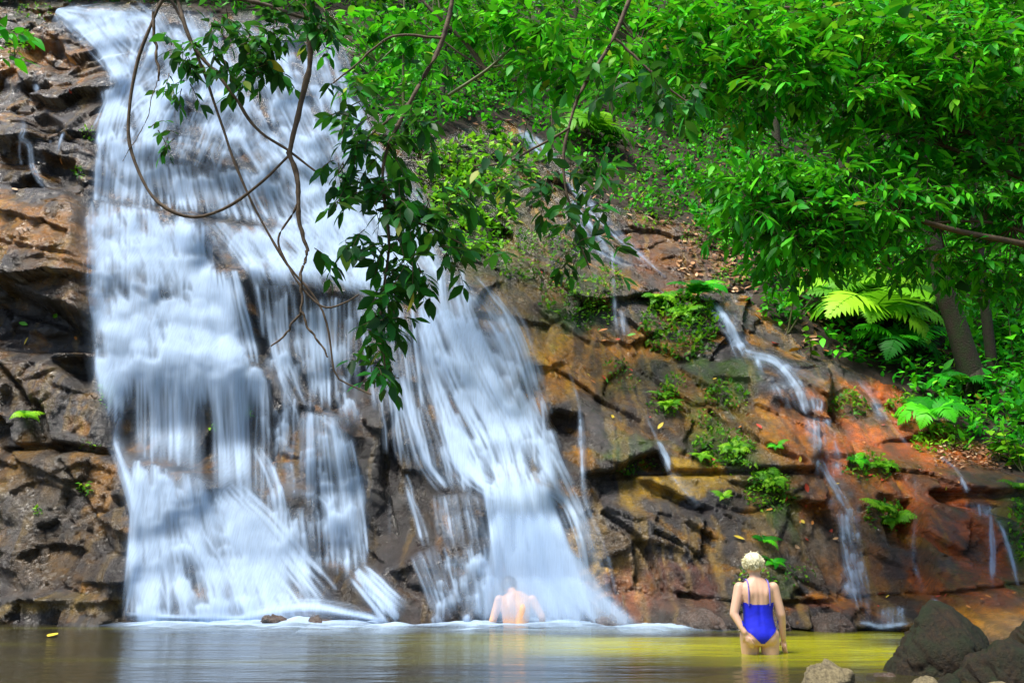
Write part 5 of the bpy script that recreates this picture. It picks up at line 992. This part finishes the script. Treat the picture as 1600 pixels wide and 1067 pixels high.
# broad-leaved herbs and shrubs
for a in [(1545,640,.9,4,7,.20,"shrub with pale heart-shaped leaves at the right edge","vivid"),(1590,600,1.1,3,7,.22,"tall large-leaved shrub cut by the right edge of the picture","vivid"),(1480,650,.6,3,6,.17,"broad-leaved plant right of the hanging fern","vivid"),(1560,720,.5,4,6,.17,"lime leaved plant just above the red boulder","lime"),(1595,735,.6,3,6,.18,"bright plant at the edge above the red boulder's corner","lime"),(1230,520,1.3,2,8,.17,"tall thin stemmed plant left of the tree fern","vivid"),(1190,500,.7,2,6,.16,"young plant standing beside the cascade spout","vivid"),(1265,560,.5,2,5,.16,"low plant with yellowing leaves at the rock edge","lime"),
          (1150,400,.6,3,7,.15,"small herb under the tip of the drooping tree","vivid"),(1220,440,.7,3,7,.15,"herb in front of the leaf litter bank","vivid"),(1090,300,.7,3,7,.16,"pale green sapling on the litter slope","lime"),(1150,250,.8,3,7,.18,"light green seedling with large leaves under the great tree","lime"),(1030,320,.6,3,7,.15,"seedling on the litter slope above the rust rock","vivid"),(1000,270,.6,3,7,.15,"seedling left of the pale green sapling","vivid"),(1535,545,.9,3,7,.18,"shrub beside the slim dark trunk","vivid"),(1430,600,.6,3,6,.16,"shrub at the foot of the tree fern","vivid"),(1575,500,1.0,3,7,.19,"dim tall shrub behind the right edge shrubs","mid"),(1110,490,.35,3,8,.10,"pale whorled plant with flower spikes by the spout","lime"),
          (960,240,.7,3,7,.18,"broad plant beside the yellow green fern","vivid"),(880,230,.5,3,6,.16,"plant at the head of the upper cascade","vivid"),(660,240,.8,3,7,.17,"plant at the edge of the upper fall","mid"),(780,215,.7,3,7,.17,"plant at the top of the mossy slope","vivid"),(20,90,.5,3,6,.15,"plant on the upper left rocks","lime")]:
    broadleaf(*a, T=T_HEART if a[5] > .155 else T_OVAL, tn="heart" if a[5] > .155 else "oval")
# ground cover: small plants nobody could count
L = Leaves(); L2 = Leaves(); L2_ = Leaves(); g3 = np.random.default_rng(31)
for k in range(9500):
    px_ = g3.uniform(560, 1640); py_ = g3.uniform(-20, 760)
    if sample(SB, np.array([px_]), np.array([py_]))[0] < .6: continue
    if 960 < px_ < 1150 and 200 < py_ < 340 and g3.uniform() < .3: continue
    if any(abs(px_ - a_) < w_ and -w_ < b_ - py_ + w_ * .4 < w_ for a_, b_, w_ in FERNS) and g3.uniform() < .75: continue
    g = hit(px_, py_); s_ = g3.uniform(.10, .20); tgt = L if g3.uniform() < .6 else L2
    for j in range(g3.integers(5, 14)):
        o = g3.normal(0, .14, 3); tgt.add(g + o * [1, .6, .4] + [0, -.08, g3.uniform(.03, .4)], unit(g3.normal(0, .8, 3) + [0, -.4, .1]), unit(UP + g3.normal(0, .4, 3) + [0, -.3, 0]), s_ * g3.uniform(.7, 1.4))
merged("undergrowth", L, T_OVAL, LM["mid"], None, "stuff")["label"] = "dark green undergrowth covering the forest slope"
merged("ground_cover", L2, T_OVAL, LM["vivid"], None, "stuff")["label"] = "brighter herbs scattered over the forest slope"
for k in range(500):
    px_ = g3.uniform(-60, 560); g = hit(px_, g3.uniform(-40, 6 if px_ < 300 else 24) - (8 if px_ < 60 else 0)); s_ = g3.uniform(.12, .26)
    for j in range(8):
        o = g3.normal(0, .2, 3); L2_.add(g + o * [1, .6, .4] + [0, -.05, g3.uniform(.05, .6)], unit(g3.normal(0, .8, 3) + [0, -.4, .1]), unit(UP + g3.normal(0, .4, 3) + [0, -.3, 0]), s_ * g3.uniform(.7, 1.4))
merged("undergrowth", L2_, T_LANCE, LM["mid"], None, "stuff")["label"] = "dark shrubs crowding the lip at the top of the waterfall"
# leaf litter and fallen leaves
def dry_mat(name, c): return mat_plain(name, c, .6, .3, 40, .35)
DRY = {"red": dry_mat("red_leaf", (.50, .045, .012)), "orange": dry_mat("orange_leaf", (.52, .19, .03)), "yellow": dry_mat("yellow_leaf", (.62, .46, .03)), "tan": dry_mat("tan_leaf", (.46, .28, .14)), "green": dry_mat("green_leaf", (.10, .40, .02))}
T_DRY = leaf_template(.5, ((0, .05), (.2, .7), (.5, 1.), (.8, .6), (1, 0)), .45, -.25); _dry = {}
for k_, m_ in DRY.items():
    o = new_obj("fallen_leaf", T_DRY[0], T_DRY[1], m_); _dry[k_] = o.data; bpy.data.objects.remove(o)
def fallen(px, py, colr, size, label, group=None):
    g = hit(px, py); nr = fnormal(g); nr = unit(nr + UP * .25 + rng.normal(0, .2, 3)); a = unit(np.cross(nr, rng.normal(0, 1, 3))); x, y, z = frames(a[None], nr[None]); p = g + nr * .025; s = size
    M = Matrix(((x[0][0] * s, y[0][0] * s, z[0][0] * s, p[0]), (x[0][1] * s, y[0][1] * s, z[0][1] * s, p[1]), (x[0][2] * s, y[0][2] * s, z[0][2] * s, p[2]), (0, 0, 0, 1)))
    return tag(inst("fallen_leaf", _dry[colr], M), label, "leaf", group)
for a in [(1190,502,"orange",.26,"large brown orange leaf beside the cascade spout"),(1233,552,"yellow",.26,"upright yellow orange leaf at the rock edge"),(1282,548,"orange",.22,"orange leaf right of the yellow orange one"),(1217,540,"red",.26,"hanging red brown leaf left of the yellow orange one"),(1246,855,"tan",.16,"pale tan leaf on the grey wall right of the blond head"),(1163,845,"yellow",.15,"yellow tan leaf left of the blond head"),(1372,931,"red",.16,"bright red leaf on the rust ledge above the little cascade"),(940,588,"red",.14,"small scarlet leaf on the ochre slope"),(935,520,"orange",.18,"orange leaf under the creeping herbs"),(948,600,"green",.13,"fallen green leaf beside the scarlet one"),(980,526,"green",.16,"round green leaf on the rock under the leafy mound"),(28,300,"tan",.16,"tan leaf on the left slab's top"),(106,142,"orange",.14,"orange leaf on the upper left slide"),(114,150,"red",.12,"reddish leaf on the upper left slide"),(60,172,"tan",.10,"pale leaf above the upper left hollow"),(100,258,"orange",.16,"orange leaf on the left overhang's tip"),(40,540,"yellow",.14,"yellow leaf in the dark left hollow"),(30,505,"green",.14,"green leaf stuck on the dark left ledge"),(90,488,"green",.14,"green leaf under the left slab"),(117,527,"orange",.10,"orange leaf at the edge of the dark left hollow"),(1028,672,"yellow",.14,"round yellow leaf below the tufted fern"),(955,655,"yellow",.13,"yellow leaf on the wet brown slab"),(1110,715,"red",.22,"long red leaf on the ledge below the mossy block"),(1190,672,"red",.14,"red leaf on the pale block"),(1262,770,"red",.13,"red leaf on the wall left of the slim cascade"),(1300,845,"tan",.10,"pale leaf beside the slim cascade"),(755,290,"orange",.3,"big orange dry leaf among the lime herbs"),(1150,405,"tan",.3,"large tan dry leaf on the litter bank"),(1395,530,"tan",.25,"tan dry leaf caught under the tree fern")]: fallen(*a)
SPOTS = [(960,540,80,50,"ochre slope below the creeping herbs"),(1050,640,120,60,"brown rock round the tufted fern"),(1350,690,140,40,"rust slope right of the slim cascade"),(1480,940,110,14,"flat rust ledge by the pool"),(1250,800,60,60,"grey wall left of the slim cascade"),(900,430,60,30,"mossy slope under the shadowed branch"),(1420,740,120,20,"rust ledge above the red boulder")]
for colr, n in (("red", 4), ("orange", 4), ("yellow", 2)):
    for c in SPOTS:
        for k in range(n): fallen(c[0] + rng.uniform(-1, 1) * c[2], c[1] + rng.uniform(-1, 1) * c[3], colr, rng.uniform(.05, .10), "small " + colr + " fallen leaf on the " + c[4], colr + " leaves on the " + c[4])
L = Leaves()
for k in range(1500):
    c = [(1040,260,140,90),(1520,715,60,20),(1250,410,130,26),(1120,400,60,60),(830,120,120,80),(1400,480,150,80)][g3.integers(0, 6)]; px_, py_ = c[0] + g3.uniform(-1, 1) * c[2], c[1] + g3.uniform(-1, 1) * c[3]; g = hit(px_, py_); nr = fnormal(g)
    L.add(g + nr * .03, unit(np.cross(nr, g3.normal(0, 1, 3))), unit(nr + UP * .5 + g3.normal(0, .3, 3)), g3.uniform(.05, .09) if c[1] > 700 else g3.uniform(.08, .2))
t = NT("leaf_litter"); LITTER = t.surf(t.bsdf(Base_Color=t.ramp(t.attr("tint").outputs["Fac"], [(0, (.07, .03, .015)), (.5, (.24, .10, .035)), (.85, (.45, .24, .10)), (1, (.60, .42, .26))]), Roughness=.7))
merged("leaf_litter", L, T_DRY, LITTER, None, "stuff")["label"] = "brown leaf litter lying on the slope and ledges"
o = fallen(80, 930, "yellow", .12, "yellow leaf floating on the pool at the left"); p_ = at(75, 995, 11.4); o.matrix_local = Matrix.Translation((p_[0], p_[1], .012)) @ Matrix.Diagonal((.22, .22, .1, 1))
